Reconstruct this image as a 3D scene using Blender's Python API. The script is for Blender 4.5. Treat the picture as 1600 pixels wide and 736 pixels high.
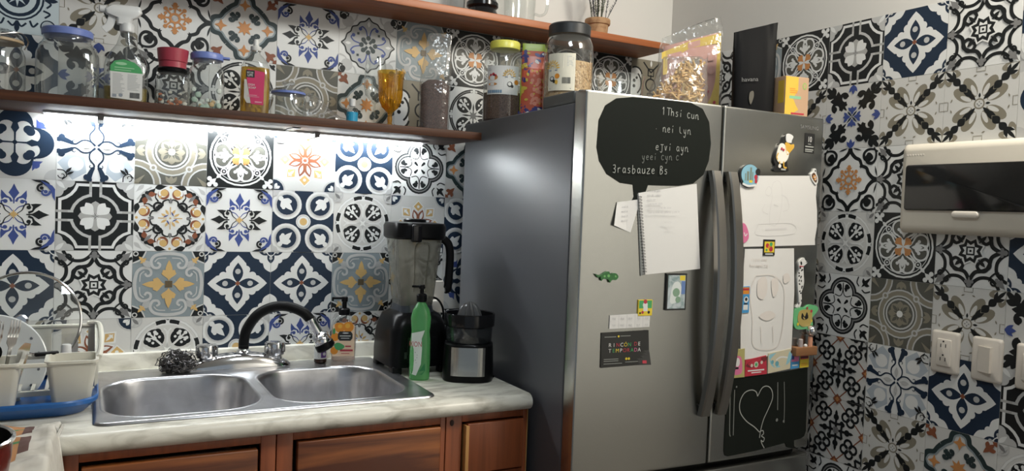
import bpy, bmesh, math, random
from mathutils import Vector, Matrix
random.seed(7)
PI = math.pi
for o in list(bpy.data.objects): bpy.data.objects.remove(o)
SC = bpy.context.scene
COL = SC.collection
def look_matrix(loc, yaw, pitch, roll):
    ca, sa, cb, sb, cc, sn = math.cos(yaw), math.sin(yaw), math.cos(pitch), math.sin(pitch), math.cos(roll), math.sin(roll)
    f = Vector((sa*cb, ca*cb, sb)); r = Vector((ca, -sa, 0)); u = r.cross(f)
    r2 = r*cc+u*sn; u2 = -r*sn+u*cc
    m = Matrix(((r2.x, u2.x, -f.x, loc[0]), (r2.y, u2.y, -f.y, loc[1]), (r2.z, u2.z, -f.z, loc[2]), (0, 0, 0, 1)))
    return m
# ---------------------------------------------------------------- camera
cd = bpy.data.cameras.new('camera'); cam = bpy.data.objects.new('camera', cd); COL.objects.link(cam)
cd.sensor_width = 36.0; cd.lens = 36.0*1211.63/1600.0; cd.clip_start = 0.02
cam.matrix_world = look_matrix((0.0876, -2.5578, 1.4118), 0.4986, -0.0318, 0.038)
SC.camera = cam
# ---------------------------------------------------------------- exposure, world, lamps
SC.view_settings.view_transform = 'Standard'; SC.view_settings.look = 'None'
SC.view_settings.gamma = 1.0; SC.view_settings.use_curve_mapping = False
SC.view_settings.exposure = 0.36
w = bpy.data.worlds.new('room_light'); SC.world = w; w.use_nodes = True
w.node_tree.nodes['Background'].inputs[0].default_value = (0.74, 0.85, 0.95, 1)
w.node_tree.nodes['Background'].inputs[1].default_value = 0.24
def area_lamp(name, loc, target, size, power, color, sy=None):
    l = bpy.data.lights.new(name, 'AREA'); l.energy = power; l.color = color
    l.shape = 'RECTANGLE'; l.size = size; l.size_y = sy or size
    o = bpy.data.objects.new(name, l); COL.objects.link(o); o.location = loc
    o.rotation_euler = (Vector(target)-Vector(loc)).to_track_quat('-Z', 'Y').to_euler()
    return o
area_lamp('overhead_light', (2.0, -1.75, 2.66), (1.2, -0.6, 0.9), 0.4, 25, (1.0, 0.93, 0.81))
area_lamp('overhead_light', (0.85, -1.55, 2.66), (0.6, -0.4, 1.2), 0.4, 9, (0.88, 0.96, 1.0))  # added cool fill lamp, brightens the tiles around the upper shelf
area_lamp('door_reflection_fill', (2.6, -2.5, 2.55), (3.0, -4.2, 0.7), 0.6, 55, (1.0, 0.97, 0.90))  # added fill: lights the unseen walls mirrored in the left fridge door
# ---------------------------------------------------------------- materials
MATS = {}
def mat(name, col, rough=0.5, metal=0.0, spec=0.5, coat=0.0, emit=0.0, noise=None, bump=None, alpha=None, trans=0.0, sss=0.0):
    if name in MATS: return MATS[name]
    m = bpy.data.materials.new(name); m.use_nodes = True
    nt = m.node_tree; b = nt.nodes['Principled BSDF']
    b.inputs['Base Color'].default_value = (*col, 1); b.inputs['Roughness'].default_value = rough
    b.inputs['Metallic'].default_value = metal; b.inputs['Specular IOR Level'].default_value = spec
    b.inputs['Coat Weight'].default_value = coat; b.inputs['Transmission Weight'].default_value = trans
    if sss: b.inputs['Subsurface Weight'].default_value = sss; b.inputs['Subsurface Radius'].default_value = (.02, .02, .02)
    if emit:
        b.inputs['Emission Color'].default_value = (*col, 1); b.inputs['Emission Strength'].default_value = emit
    if alpha is not None: b.inputs['Alpha'].default_value = alpha
    if noise:   # (colour2, scale xyz, detail, lo, hi)
        c2, sc, det, lo, hi = noise
        tc = nt.nodes.new('ShaderNodeTexCoord'); mp = nt.nodes.new('ShaderNodeMapping'); mp.inputs['Scale'].default_value = sc
        n = nt.nodes.new('ShaderNodeTexNoise'); n.inputs['Detail'].default_value = det; n.inputs['Scale'].default_value = 1; n.inputs['Distortion'].default_value = .6
        r = nt.nodes.new('ShaderNodeValToRGB'); r.color_ramp.elements[0].position = lo; r.color_ramp.elements[1].position = hi
        r.color_ramp.elements[0].color = (*col, 1); r.color_ramp.elements[1].color = (*c2, 1)
        nt.links.new(tc.outputs['Object'], mp.inputs[0]); nt.links.new(mp.outputs[0], n.inputs['Vector'])
        nt.links.new(n.outputs['Fac'], r.inputs[0]); nt.links.new(r.outputs[0], b.inputs['Base Color'])
    if bump:    # (scale xyz, strength, distance)
        sc, stg, dist = bump
        tc = nt.nodes.new('ShaderNodeTexCoord'); mp = nt.nodes.new('ShaderNodeMapping'); mp.inputs['Scale'].default_value = sc
        n = nt.nodes.new('ShaderNodeTexNoise'); n.inputs['Scale'].default_value = 1; n.inputs['Detail'].default_value = 3
        bp = nt.nodes.new('ShaderNodeBump'); bp.inputs['Strength'].default_value = stg; bp.inputs['Distance'].default_value = dist
        nt.links.new(tc.outputs['Object'], mp.inputs[0]); nt.links.new(mp.outputs[0], n.inputs['Vector'])
        nt.links.new(n.outputs['Fac'], bp.inputs['Height']); nt.links.new(bp.outputs[0], b.inputs['Normal'])
    MATS[name] = m
    return m
def clear(name, tint=(0.93, 0.95, 0.95), rough=0.03, refl=1.0, body=None, bodyfac=0.0, bump=None):
    """thin clear glass or plastic: see-through, tinted, reflecting by Fresnel, optionally with a milky body"""
    if name in MATS: return MATS[name]
    m = bpy.data.materials.new(name); m.use_nodes = True
    nt = m.node_tree; nt.nodes.remove(nt.nodes['Principled BSDF']); out = nt.nodes['Material Output']
    t = nt.nodes.new('ShaderNodeBsdfTransparent'); t.inputs[0].default_value = (*tint, 1)
    g = nt.nodes.new('ShaderNodeBsdfGlossy'); g.inputs['Roughness'].default_value = rough
    lw = nt.nodes.new('ShaderNodeLayerWeight'); lw.inputs['Blend'].default_value = .5
    pw_ = nt.nodes.new('ShaderNodeMath'); pw_.operation = 'POWER'; pw_.inputs[1].default_value = 3.6
    mu = nt.nodes.new('ShaderNodeMath'); mu.operation = 'MULTIPLY_ADD'; mu.inputs[1].default_value = .85*refl; mu.inputs[2].default_value = .055*refl; mu.use_clamp = True
    mx = nt.nodes.new('ShaderNodeMixShader')
    nt.links.new(lw.outputs['Facing'], pw_.inputs[0]); nt.links.new(pw_.outputs[0], mu.inputs[0]); nt.links.new(mu.outputs[0], mx.inputs[0])
    src = t
    if body:
        d = nt.nodes.new('ShaderNodeBsdfDiffuse'); d.inputs[0].default_value = (*body, 1)
        tr = nt.nodes.new('ShaderNodeBsdfTranslucent'); tr.inputs[0].default_value = (*body, 1)
        ad = nt.nodes.new('ShaderNodeMixShader'); ad.inputs[0].default_value = .5
        nt.links.new(d.outputs[0], ad.inputs[1]); nt.links.new(tr.outputs[0], ad.inputs[2])
        m2 = nt.nodes.new('ShaderNodeMixShader'); m2.inputs[0].default_value = bodyfac
        nt.links.new(t.outputs[0], m2.inputs[1]); nt.links.new(ad.outputs[0], m2.inputs[2]); src = m2
    if bump:
        sc, stg, dist = bump
        tc = nt.nodes.new('ShaderNodeTexCoord'); mp = nt.nodes.new('ShaderNodeMapping'); mp.inputs['Scale'].default_value = sc
        n = nt.nodes.new('ShaderNodeTexNoise'); n.inputs['Scale'].default_value = 1; n.inputs['Detail'].default_value = 2
        bp = nt.nodes.new('ShaderNodeBump'); bp.inputs['Strength'].default_value = stg; bp.inputs['Distance'].default_value = dist
        nt.links.new(tc.outputs['Object'], mp.inputs[0]); nt.links.new(mp.outputs[0], n.inputs['Vector'])
        nt.links.new(n.outputs['Fac'], bp.inputs['Height']); nt.links.new(bp.outputs[0], g.inputs['Normal']); nt.links.new(bp.outputs[0], lw.inputs['Normal'])
    nt.links.new(src.outputs[0], mx.inputs[1]); nt.links.new(g.outputs[0], mx.inputs[2]); nt.links.new(mx.outputs[0], out.inputs['Surface'])
    MATS[name] = m
    return m
# ---------------------------------------------------------------- mesh builder
def catmull(pts, n=8, closed=False):
    if len(pts) < 3: return [tuple(p) for p in pts]
    P = [Vector(p) for p in pts]; out = []
    N = len(P)
    rng = range(N) if closed else range(N-1)
    for i in rng:
        p1, p2 = P[i], P[(i+1) % N]
        p0 = P[i-1] if (closed or i > 0) else p1*2-p2
        p3 = P[(i+2) % N] if (closed or i+2 < N) else p2*2-p1
        for k in range(n):
            t = k/n
            out.append(0.5*((2*p1)+(p2-p0)*t+(2*p0-5*p1+4*p2-p3)*t*t+(3*p1-p0-3*p2+p3)*t**3))
    if not closed: out.append(P[-1])
    return [tuple(v) for v in out]
def rrect(w, d, r, n=5, cx=0, cy=0):
    """rounded rectangle outline, counter-clockwise"""
    r = min(r, w/2-1e-5, d/2-1e-5); out = []
    for sx, sy, a0 in ((1, 1, 0), (-1, 1, PI/2), (-1, -1, PI), (1, -1, 1.5*PI)):
        for k in range(n+1):
            a = a0+PI/2*k/n
            out.append((cx+sx*(w/2-r)+r*math.cos(a), cy+sy*(d/2-r)+r*math.sin(a)))
    return out
def circ(r, n=32, cx=0, cy=0, ry=None):
    return [(cx+r*math.cos(2*PI*k/n), cy+(ry or r)*math.sin(2*PI*k/n)) for k in range(n)]
class MB:
    def __init__(s): s.v = []; s.f = []; s.m = []
    def add(s, vs, fs, mi=0):
        o = len(s.v); s.v += [tuple(p) for p in vs]; s.f += [tuple(i+o for i in f) for f in fs]; s.m += [mi]*len(fs); return s
    def box(s, x0, x1, y0, y1, z0, z1, mi=0, M=None, bev=0.0):
        if bev:
            bm = bmesh.new(); bmesh.ops.create_cube(bm, size=1)
            for v in bm.verts: v.co = Vector(((x0+x1)/2+v.co.x*(x1-x0), (y0+y1)/2+v.co.y*(y1-y0), (z0+z1)/2+v.co.z*(z1-z0)))
            bmesh.ops.bevel(bm, geom=list(bm.edges), offset=bev, segments=3, affect='EDGES', profile=.5)
            return s.bm(bm, mi, M)
        vs = [(x, y, z) for z in (z0, z1) for y in (y0, y1) for x in (x0, x1)]
        if M: vs = [M @ Vector(v) for v in vs]
        return s.add(vs, [(0, 2, 3, 1), (4, 5, 7, 6), (0, 1, 5, 4), (2, 6, 7, 3), (0, 4, 6, 2), (1, 3, 7, 5)], mi)
    def bm(s, bm, mi=0, M=None):
        bm.verts.ensure_lookup_table(); bm.verts.index_update()
        s.add([(M @ v.co) if M else v.co.copy() for v in bm.verts], [[v.index for v in f.verts] for f in bm.faces], mi); bm.free(); return s
    def loft(s, rings, mi=0, cap0=True, cap1=True, closed=True, M=None):
        n = len(rings[0]); vs = [p for r in rings for p in r]
        if M: vs = [M @ Vector(v) for v in vs]
        fs = []
        for i in range(len(rings)-1):
            for k in range(n if closed else n-1):
                a = i*n+k; b = i*n+(k+1) % n; fs.append((a, b, b+n, a+n))
        if cap0: fs.append(tuple(reversed(range(n))))
        if cap1: fs.append(tuple((len(rings)-1)*n+k for k in range(n)))
        return s.add(vs, fs, mi)
    def lathe(s, prof, n=32, mi=0, c=(0, 0, 0), M=None, cap0=True, cap1=True, sx=1, sy=1):
        return s.loft([[(c[0]+r*sx*math.cos(2*PI*k/n), c[1]+r*sy*math.sin(2*PI*k/n), c[2]+z) for k in range(n)] for r, z in prof], mi, cap0, cap1, True, M)
    def stack(s, secs, mi=0, cap0=True, cap1=True, M=None):
        """secs: (outline2d, z) with equal counts"""
        return s.loft([[(x, y, z) for x, y in o] for o, z in secs], mi, cap0, cap1, True, M)
    def tube(s, path, r, n=10, mi=0, cap=True, closed=False, sq=None, up=None):
        P = [Vector(p) for p in path]; N = len(P); rings = []
        prev = None
        for i, p in enumerate(P):
            if closed: t = P[(i+1) % N]-P[i-1]
            else: t = P[min(i+1, N-1)]-P[max(i-1, 0)]
            t.normalize()
            if prev is None:
                a = Vector(up) if up else (Vector((0, 0, 1)) if abs(t.z) < .9 else Vector((1, 0, 0)))
            else: a = prev
            a = (a-t*a.dot(t)).normalized(); b = t.cross(a); prev = a
            rr = r[i] if isinstance(r, (list, tuple)) else r
            if sq: rings.append([p+a*x*rr+b*y*rr for x, y in sq])
            else: rings.append([p+a*math.cos(2*PI*k/n)*rr+b*math.sin(2*PI*k/n)*rr for k in range(n)])
        if closed: rings.append(rings[0])
        return s.loft(rings, mi, cap and not closed, cap and not closed)
    def prism(s, poly, t0, t1, mi=0, M=None):
        return s.stack([(poly, t0), (poly, t1)], mi, M=M)
    def ball(s, c, r, n=12, mi=0, sc=(1, 1, 1)):
        return s.loft([[(c[0]+sc[0]*r*math.sin(PI*(i+.02)/(n+.04))*math.cos(2*PI*k/(2*n)), c[1]+sc[1]*r*math.sin(PI*(i+.02)/(n+.04))*math.sin(2*PI*k/(2*n)), c[2]-sc[2]*r*math.cos(PI*(i+.02)/(n+.04))) for k in range(2*n)] for i in range(n+1)], mi)
    def build(s, name, mats, parent=None, loc=None, rotz=None, smooth=35, rot=None):
        me = bpy.data.meshes.new(name); me.from_pydata(s.v, [], s.f)
        if not isinstance(mats, (list, tuple)): mats = [mats]
        for m in mats: me.materials.append(m)
        me.polygons.foreach_set('material_index', s.m)
        if smooth:
            me.polygons.foreach_set('use_smooth', [True]*len(me.polygons))
            me.set_sharp_from_angle(angle=math.radians(smooth))
        me.update()
        o = bpy.data.objects.new(name, me); COL.objects.link(o)
        if parent: o.parent = parent
        if loc: o.location = loc
        if rotz: o.rotation_euler = (0, 0, rotz)
        if rot: o.rotation_euler = rot
        return o
def thing(name, label, cat, loc=(0, 0, 0), rotz=0, group=None, rot=None):
    o = bpy.data.objects.new(name, None); o.empty_display_size = .02; COL.objects.link(o)
    o.location = loc; o.rotation_euler = rot or (0, 0, rotz); return tag(o, label, cat, group)
def tag(o, label, cat, group=None, kind=None):
    o['label'] = label; o['category'] = cat
    if group: o['group'] = group
    if kind: o['kind'] = kind
    return o
def struct(o, label=None, cat=None):
    o['kind'] = 'structure'
    if label: o['label'] = label
    if cat: o['category'] = cat
    return o
# flat lettering as mesh data (x right, y up), centred
def text_mesh(txt, size, align='CENTER'):
    cu = bpy.data.curves.new('lettering', 'FONT'); cu.body = txt; cu.size = size; cu.align_x = align; cu.align_y = 'CENTER'; cu.resolution_u = 3
    ob = bpy.data.objects.new('lettering', cu); COL.objects.link(ob)
    dg = bpy.context.evaluated_depsgraph_get(); me = bpy.data.meshes.new_from_object(ob.evaluated_get(dg))
    vs = [tuple(v.co) for v in me.vertices]; fs = [tuple(p.vertices) for p in me.polygons]
    bpy.data.objects.remove(ob); bpy.data.curves.remove(cu); bpy.data.meshes.remove(me)
    return vs, fs
# ---------------------------------------------------------------- patterned tiles
def clip_poly(p, x0=-1, x1=1, y0=-1, y1=1):
    for ax, v, sg in ((0, x0, 1), (0, x1, -1), (1, y0, 1), (1, y1, -1)):
        out = []
        if all(sg*(q[ax]-v) >= 0 for q in p): continue
        for i in range(len(p)):
            a, b = p[i-1], p[i]
            ia, ib = sg*(a[ax]-v) >= 0, sg*(b[ax]-v) >= 0
            if ia != ib:
                t = (v-a[ax])/(b[ax]-a[ax]); out.append((a[0]+t*(b[0]-a[0]), a[1]+t*(b[1]-a[1])))
            if ib: out.append(b)
        p = out
        if len(p) < 3: return []
    return p
def s_c(x, y, r, n=20): return [[(x+r*math.cos(2*PI*k/n), y+r*math.sin(2*PI*k/n)) for k in range(n)]]
def s_e(x, y, rx, ry, a=0, n=18):
    c, s = math.cos(math.radians(a)), math.sin(math.radians(a))
    return [[(x+rx*math.cos(t)*c-ry*math.sin(t)*s, y+rx*math.cos(t)*s+ry*math.sin(t)*c) for t in [2*PI*k/n for k in range(n)]]]
def s_st(pts, w, w1=None, smooth=True, n=5):
    w1 = w if w1 is None else w1
    P = catmull([(p[0], p[1], 0) for p in pts], n) if smooth and len(pts) > 2 else [(p[0], p[1], 0) for p in pts]
    N = len(P); L = []; R = []
    for i in range(N):
        a, b = P[max(i-1, 0)], P[min(i+1, N-1)]
        dx, dy = b[0]-a[0], b[1]-a[1]; l = math.hypot(dx, dy) or 1
        h = (w+(w1-w)*i/(N-1))/2
        L.append((P[i][0]-dy/l*h, P[i][1]+dx/l*h)); R.append((P[i][0]+dy/l*h, P[i][1]-dx/l*h))
    return [[L[i], R[i], R[i+1], L[i+1]] for i in range(N-1)]
def s_arc(x, y, r, a0, a1, w, w1=None):
    n = max(4, int(abs(a1-a0)/14))
    return s_st([(x+r*math.cos(math.radians(a0+(a1-a0)*k/n)), y+r*math.sin(math.radians(a0+(a1-a0)*k/n))) for k in range(n+1)], w, w1, False)
def s_ring(x, y, r, w): return s_arc(x, y, r, 0, 360, w)
def s_sp(x, y, r0, r1, a0, a1, w0, w1):
    n = max(6, int(abs(a1-a0)/20))
    return s_st([(x+(r0+(r1-r0)*k/n)*math.cos(math.radians(a0+(a1-a0)*k/n)), y+(r0+(r1-r0)*k/n)*math.sin(math.radians(a0+(a1-a0)*k/n))) for k in range(n+1)], w0, w1, False)
def s_leaf(x0, y0, x1, y1, w, n=8):
    dx, dy = x1-x0, y1-y0; L = []; R = []
    l = math.hypot(dx, dy); nx, ny = -dy/l, dx/l
    for k in range(n+1):
        t = k/n; h = w*math.sin(PI*t)**1.0
        L.append((x0+dx*t+nx*h, y0+dy*t+ny*h)); R.append((x0+dx*t-nx*h, y0+dy*t-ny*h))
    return [R+list(reversed(L[1:-1]))]
def s_tear(x0, y0, x1, y1, w, n=10):
    dx, dy = x1-x0, y1-y0; l = math.hypot(dx, dy); nx, ny = -dy/l, dx/l; L = []; R = []
    for k in range(n+1):
        t = k/n; h = w*(math.sin(PI*t**1.8) if 0 < t < 1 else 0); L.append((x0+dx*t+nx*h, y0+dy*t+ny*h)); R.append((x0+dx*t-nx*h, y0+dy*t-ny*h))
    return [R+list(reversed(L[1:-1]))]
def s_p(*pts): return [list(pts)]
def s_star(n, r0, r1, rot=0, x=0, y=0):
    return [[(x+(r0 if k % 2 == 0 else r1)*math.sin(PI*k/n+math.radians(rot)), y+(r0 if k % 2 == 0 else r1)*math.cos(PI*k/n+math.radians(rot))) for k in range(2*n)]]
class Tile:
    def __init__(s, bg): s.bg = bg; s.layers = []
    def a(s, col, shp, sym='1', rot=0):
        """sym: 1 as is, 2 mirrored left-right, 4 four turns, 8 four turns and their mirrors"""
        polys = []
        for ang in (0, 90, 180, 270) if sym in '48' else (0,):
            c, sn = math.cos(math.radians(ang+rot)), math.sin(math.radians(ang+rot))
            for mx in ((1, -1) if sym in '28' else (1,)):
                for p in shp:
                    q = clip_poly([(mx*x*c-y*sn, mx*x*sn+y*c) for x, y in p])
                    if len(q) > 2:
                        ar = sum(q[i-1][0]*q[i][1]-q[i][0]*q[i-1][1] for i in range(len(q)))
                        if abs(ar) > 1e-5: polys.append(q if ar > 0 else q[::-1])
        s.layers.append((col, polys)); return s
TP = {}
def tile(name, bg): TP[name] = Tile(bg); return TP[name]
t = tile('fleur', 'W')
for r, c in ((0, 'B'), (180, 'B'), (90, 'K'), (270, 'K')):
    t.a(c, s_p((0, .86), (.06, .72), (.13, .6), (.06, .5), (0, .4), (-.06, .5), (-.13, .6), (-.06, .72))+s_st([(0, .3), (0, .45)], .03, .05), '1', r)
    t.a(c, s_p((.02, .36), (.07, .46), (.17, .52), (.3, .68), (.31, .52), (.29, .4), (.22, .46), (.12, .44), (.08, .34))+s_st([(.02, .08), (.12, .2), (.26, .26), (.29, .36), (.2, .38)], .02, .05)+s_c(.2, .36, .055), '2', r)
t.a('O', s_star(4, .14, .05)+s_star(4, .1, .04, 45))
for r, c in ((0, 'K'), (180, 'K'), (90, 'B'), (270, 'B')):
    t.a(c, s_p((.40, .99), (.52, .93), (.66, .90), (.80, .80), (.98, .62), (.90, .80), (.84, .92), (.74, .99))+s_sp(.66, .74, .13, .05, 80, 330, .07, .04)+s_c(.66, .76, .05), '2', r)
t = tile('oct', 'K')
t.a('W', s_st([(-.5, .9), (.5, .9)], .08)+s_arc(1.06, 1.06, .62, 195, 255, .08), '4')
t.a('G', s_st([(.13, .62), (.13, 1)], .07)+s_st([(-.13, .62), (-.13, 1)], .07), '4')
t.a('L', s_arc(0, 0, .62, 15, 75, .08)+s_st([(.13, .56), (.13, .7)], .07)+s_st([(-.13, .56), (-.13, .7)], .07), '4')
t.a('L', s_c(.98, .7, .17)+s_c(.7, .98, .17)+s_c(.86, .86, .16), '4').a('W', s_leaf(1.02, 1.02, .78, .78, .06), '4')
t.a('G', s_tear(0, 0, 0, .44, .14), '4').a('W', s_tear(0, 0, .10, .45, .11)+s_tear(0, 0, -.10, .45, .11), '4', 45)
t = tile('paisley', 'W')
t.a('L', s_arc(0, 0, 1.06, 30, 60, .05)+s_tear(.74, .98, .98, .74, .06), '4')
t.a('K', s_tear(.06, .98, .44, .90, .08)+s_tear(.40, .92, .62, .66, .09)+s_tear(.60, .74, .80, .60, .07), '8')
t.a('R', s_c(.20, .72, .16)+s_tear(.34, .72, .62, .70, .08), '8').a('W', s_c(.22, .75, .125), '8').a('O', s_c(.18, .76, .105)+s_tear(.24, .70, .32, .60, .04)+s_c(0, .93, .04), '8')
t.a('K', s_sp(.36, .32, .15, .05, 150, -200, .06, .05)+s_c(.36, .31, .05)+s_st([(.22, .36), (.20, .50), (.06, .56), (.02, .46)], .06, .03)+s_st([(.50, .34), (.62, .42), (.74, .40)], .05, .02), '8')
t.a('O', s_leaf(.04, .1, .14, .26, .035), '8').a('B', s_leaf(.1, .05, .02, .2, .02), '4').a('M', s_leaf(.5, .5, .72, .72, .05)+s_leaf(0, .44, 0, .62, .04), '4')
t.a('O', s_c(0, 0, .03)+s_st([(0, .1), (0, .34)], .02, .03), '4')
t = tile('bluecross', 'N')
t.a('L', s_p((.3, 1), (.36, .5), (.5, .36), (1, .3), (1, 1)), '4').a('C', s_c(.54, .54, .47, 28), '4').a('W', s_ring(.54, .54, .44, .07), '4')
t.a('L', s_c(.54, .54, .37), '4').a('N', s_c(.54, .54, .33), '4')
t.a('W', s_leaf(.35, .35, .78, .78, .1)+s_tear(.74, .74, .62, .42, .1)+s_tear(.74, .74, .42, .62, .1)+s_c(.45, .65, .06)+s_c(.65, .45, .06)+s_c(.74, .74, .08), '4')
t.a('L', s_leaf(1, .8, .8, 1, .08), '4').a('N', s_p((-.1, 1), (-.17, .9), (-.06, .72), (.06, .72), (.17, .9), (.1, 1)), '4')
t.a('W', s_c(0, 0, .24)).a('L', s_ring(0, 0, .2, .03)).a('O', s_c(0, 0, .12))
t = tile('rosette', 'C')
t.a('L', s_c(0, 0, .97, 36)).a('W', s_ring(0, 0, .93, .06)).a('C', s_c(0, 0, .88, 36))
t.a('K', s_arc(0, 0, .87, 68, 112, .13), '4').a('W', s_star(4, .1, .04, 45, 0, .86)+s_c(0, .86, .05), '4').a('W', s_ring(0, 0, .79, .05))
t.a('K', s_c(.36, .36, .28), '4').a('K', s_c(.56, .27, .1)+s_c(.27, .56, .1), '4')
t.a('W', s_c(.36, .36, .05)+s_st([(.36, .36), (.36, .54)], .04)+s_c(.35, .55, .05)+s_st([(.36, .36), (.54, .36)], .04)+s_c(.55, .35, .05)+s_st([(.36, .36), (.50, .50)], .05)+s_c(.51, .51, .055)+s_c(.30, .50, .045)+s_c(.50, .30, .045)+s_st([(.10, .10), (.36, .36)], .06)+s_c(.36, .36, .06)+s_c(.22, .40, .04)+s_c(.40, .22, .04), '4')
t.a('W', s_st([(0, .12), (0, .5), (.1, .66)], .05, .04)+s_st([(0, .12), (0, .5), (-.1, .66)], .05, .04), '4').a('L', s_star(8, .24, .1)).a('W', s_star(4, .2, .05, 45)).a('W', s_c(0, .52, .05), '4')
t.a('L', s_ring(.92, .92, .2, .05)+s_leaf(.72, .98, .98, .72, .05), '4').a('M', s_leaf(.8, .8, .98, .98, .05), '4')
t = tile('rosettek', 'W')
t.a('K', s_c(0, 0, .95, 36)).a('W', s_c(0, 0, .83, 36)).a('M', s_ring(0, 0, .89, .03)).a('W', s_leaf(0, .74, 0, 1.02, .06)+s_c(.1, .87, .04)+s_c(-.1, .87, .04), '4')
t.a('K', s_c(.37, .37, .3), '4')
t.a('W', s_c(.36, .36, .05)+s_st([(.36, .36), (.36, .54)], .04)+s_c(.35, .55, .05)+s_st([(.36, .36), (.54, .36)], .04)+s_c(.55, .35, .05)+s_st([(.36, .36), (.50, .50)], .05)+s_c(.51, .51, .055)+s_c(.30, .50, .045)+s_c(.50, .30, .045)+s_st([(.10, .10), (.36, .36)], .06)+s_c(.36, .36, .06)+s_c(.22, .40, .04)+s_c(.40, .22, .04), '4')
t.a('M', s_star(8, .22, .1)).a('K', s_leaf(0, .1, 0, .45, .03), '4').a('K', s_leaf(.78, .98, .98, .78, .05)+s_c(.92, .92, .05), '4')
t = tile('redstar', 'C')
t.a('N', s_c(1, 1, .34), '4').a('W', s_tear(.98, .98, .78, .88, .05)+s_tear(.98, .98, .88, .78, .05), '4').a('L', s_ring(1, 1, .37, .04), '4')
t.a('W', s_p((0, .86), (.22, .64), (0, .44), (-.22, .64))+s_p((.24, .24), (.6, .28), (.62, .62), (.28, .6)), '4').a('O', s_p((0, .82), (.17, .64), (0, .48), (-.17, .64))+s_p((.3, .3), (.55, .32), (.57, .57), (.32, .55)), '4')
t.a('W', s_c(0, .64, .05)+s_leaf(.34, .34, .54, .54, .04)+s_leaf(.4, .52, .52, .5, .02)+s_leaf(.52, .4, .5, .52, .02), '4')
t.a('W', s_leaf(.05, .1, .2, .58, .12), '8').a('R', s_leaf(.02, .04, .17, .54, .12), '8').a('W', s_leaf(.07, .16, .16, .46, .055), '8').a('W', s_c(0, 0, .1)).a('R', s_c(0, 0, .06))
t = tile('clover', 'K')
t.a('W', s_ring(0, 0, .91, .055)+s_ring(0, 0, .82, .02))
t.a('D', s_c(.13, .54, .20)+s_p((0, .22), (.3, .44), (0, .7), (-.3, .44)), '8')
t.a('W', s_arc(.15, .55, .225, -75, 205, .06)+s_st([(.0, .16), (.10, .26), (.22, .34)], .05)+s_c(.03, .70, .05), '8')
t.a('W', s_leaf(0, .26, 0, .62, .075)+s_leaf(.02, .36, .17, .52, .05)+s_c(.17, .50, .05)+s_c(.10, .44, .04), '8')
t.a('W', s_st([(.16, .16), (.30, .30), (.42, .42)], .05)+s_ring(.50, .50, .085, .035)+s_leaf(.57, .57, .72, .72, .05)+s_c(.50, .50, .03), '4')
t.a('W', s_c(0, 0, .2)).a('O2', s_tear(0, 0, .24, .24, .10)+s_tear(.08, .08, .28, .12, .05)+s_tear(.08, .08, .12, .28, .05), '4')
t.a('W', s_tear(.70, .70, .90, .90, .08)+s_c(.74, .92, .07)+s_c(.92, .74, .07)+s_c(.92, .92, .07), '4')
t = tile('ogive', 'D')
t.a('T', s_leaf(0, .98, 0, .72, .07)+s_leaf(.03, .96, .16, .74, .05)+s_leaf(-.03, .96, -.16, .74, .05), '4')
for x, y in ((0, 0), (1, 1), (1, -1), (-1, 1), (-1, -1)):
    t.a('L', s_ring(x, y, .62, .22)).a('T', s_ring(x, y, .62, .13))
    t.a('L', s_ring(x, y, .44, .05)) if x == 0 else t.a('T', s_star(4, .4, .1, 45, x, y))
t.a('L', s_c(.5, .5, .1), '4').a('T', s_c(.5, .5, .05), '4')
t.a('T', s_tear(0, .05, 0, .38, .1), '4').a('T', s_tear(0, .05, 0, .38, .13), '4', 45).a('D', s_leaf(0, .1, 0, .34, .05), '4', 45).a('W', s_c(0, 0, .1))
t = tile('lily', 'W')
t.a('S2', s_p((.3, .3), (.75, .25), (.98, .5), (.6, .98), (.25, .75)), '4').a('W', s_c(.52, .52, .2), '4')
t.a('N', s_st([(.02, .04), (.16, .18), (.17, .36), (.06, .52), (.07, .64)], .035, .05)+s_st([(.07, .60), (.12, .70), (.16, .80), (.20, .92)], .09, .16)+s_c(.24, .88, .085)+s_c(.17, .95, .07)+s_sp(.13, .56, .07, .03, 180, -60, .03, .02), '8')
t.a('L', s_leaf(0, .12, 0, .42, .06), '4')
t.a('K', s_st([(.98, .7), (.82, .72), (.74, .86), (.86, .98)], .03, .03)+s_leaf(.62, .62, .78, .8, .04)+s_leaf(.56, .74, .76, .84, .035)+s_sp(.86, .86, .1, .03, 0, 300, .025, .02), '4')
t = tile('anchor', 'C')
t.a('L', s_c(1, 1, .3), '4').a('B', s_leaf(.55, .6, .72, .5, .05)+s_p((.5, .42), (.78, .42), (.5, .68)), '4')
t.a('N', s_c(0, .52, .43, 30), '4').a('C', s_c(.2, .4, .2)+s_c(-.2, .4, .2)+s_p((-.48, .06), (.48, .06), (.4, .4), (.2, .42), (-.2, .42), (-.4, .4)), '4')
t.a('N', s_c(.31, .37, .115)+s_st([(.42, .5), (.42, .38), (.32, .3)], .06), '8').a('N', s_st([(0, 0), (0, .5)], .035, .06)+s_p((0, .24), (.1, .4), (.04, .6), (-.04, .6), (-.1, .4)), '4').a('N', s_p((.08, 0), (0, .08), (-.08, 0), (0, -.08)))
t = tile('quatre', 'W')
def q4(c, d, r, h): t.a(c, s_c(0, d, r, 24), '4').a(c, s_p((-h, -h), (h, -h), (h, h), (-h, h)))
q4('K', .42, .5, .3); q4('M', .42, .44, .3); q4('K', .42, .39, .3); q4('W', .42, .345, .3)
t.a('K', s_tear(.2, .5, .1, .7, .08)+s_c(.1, .55, .06)+s_c(.2, .6, .05)+s_tear(.18, .5, .06, .5, .05)+s_leaf(.05, .05, .2, .2, .04)+s_c(.16, .16, .05), '8').a('K', s_st([(.3, .34), (.12, .3), (.02, .42), (0, .74)], .03), '8')
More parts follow.
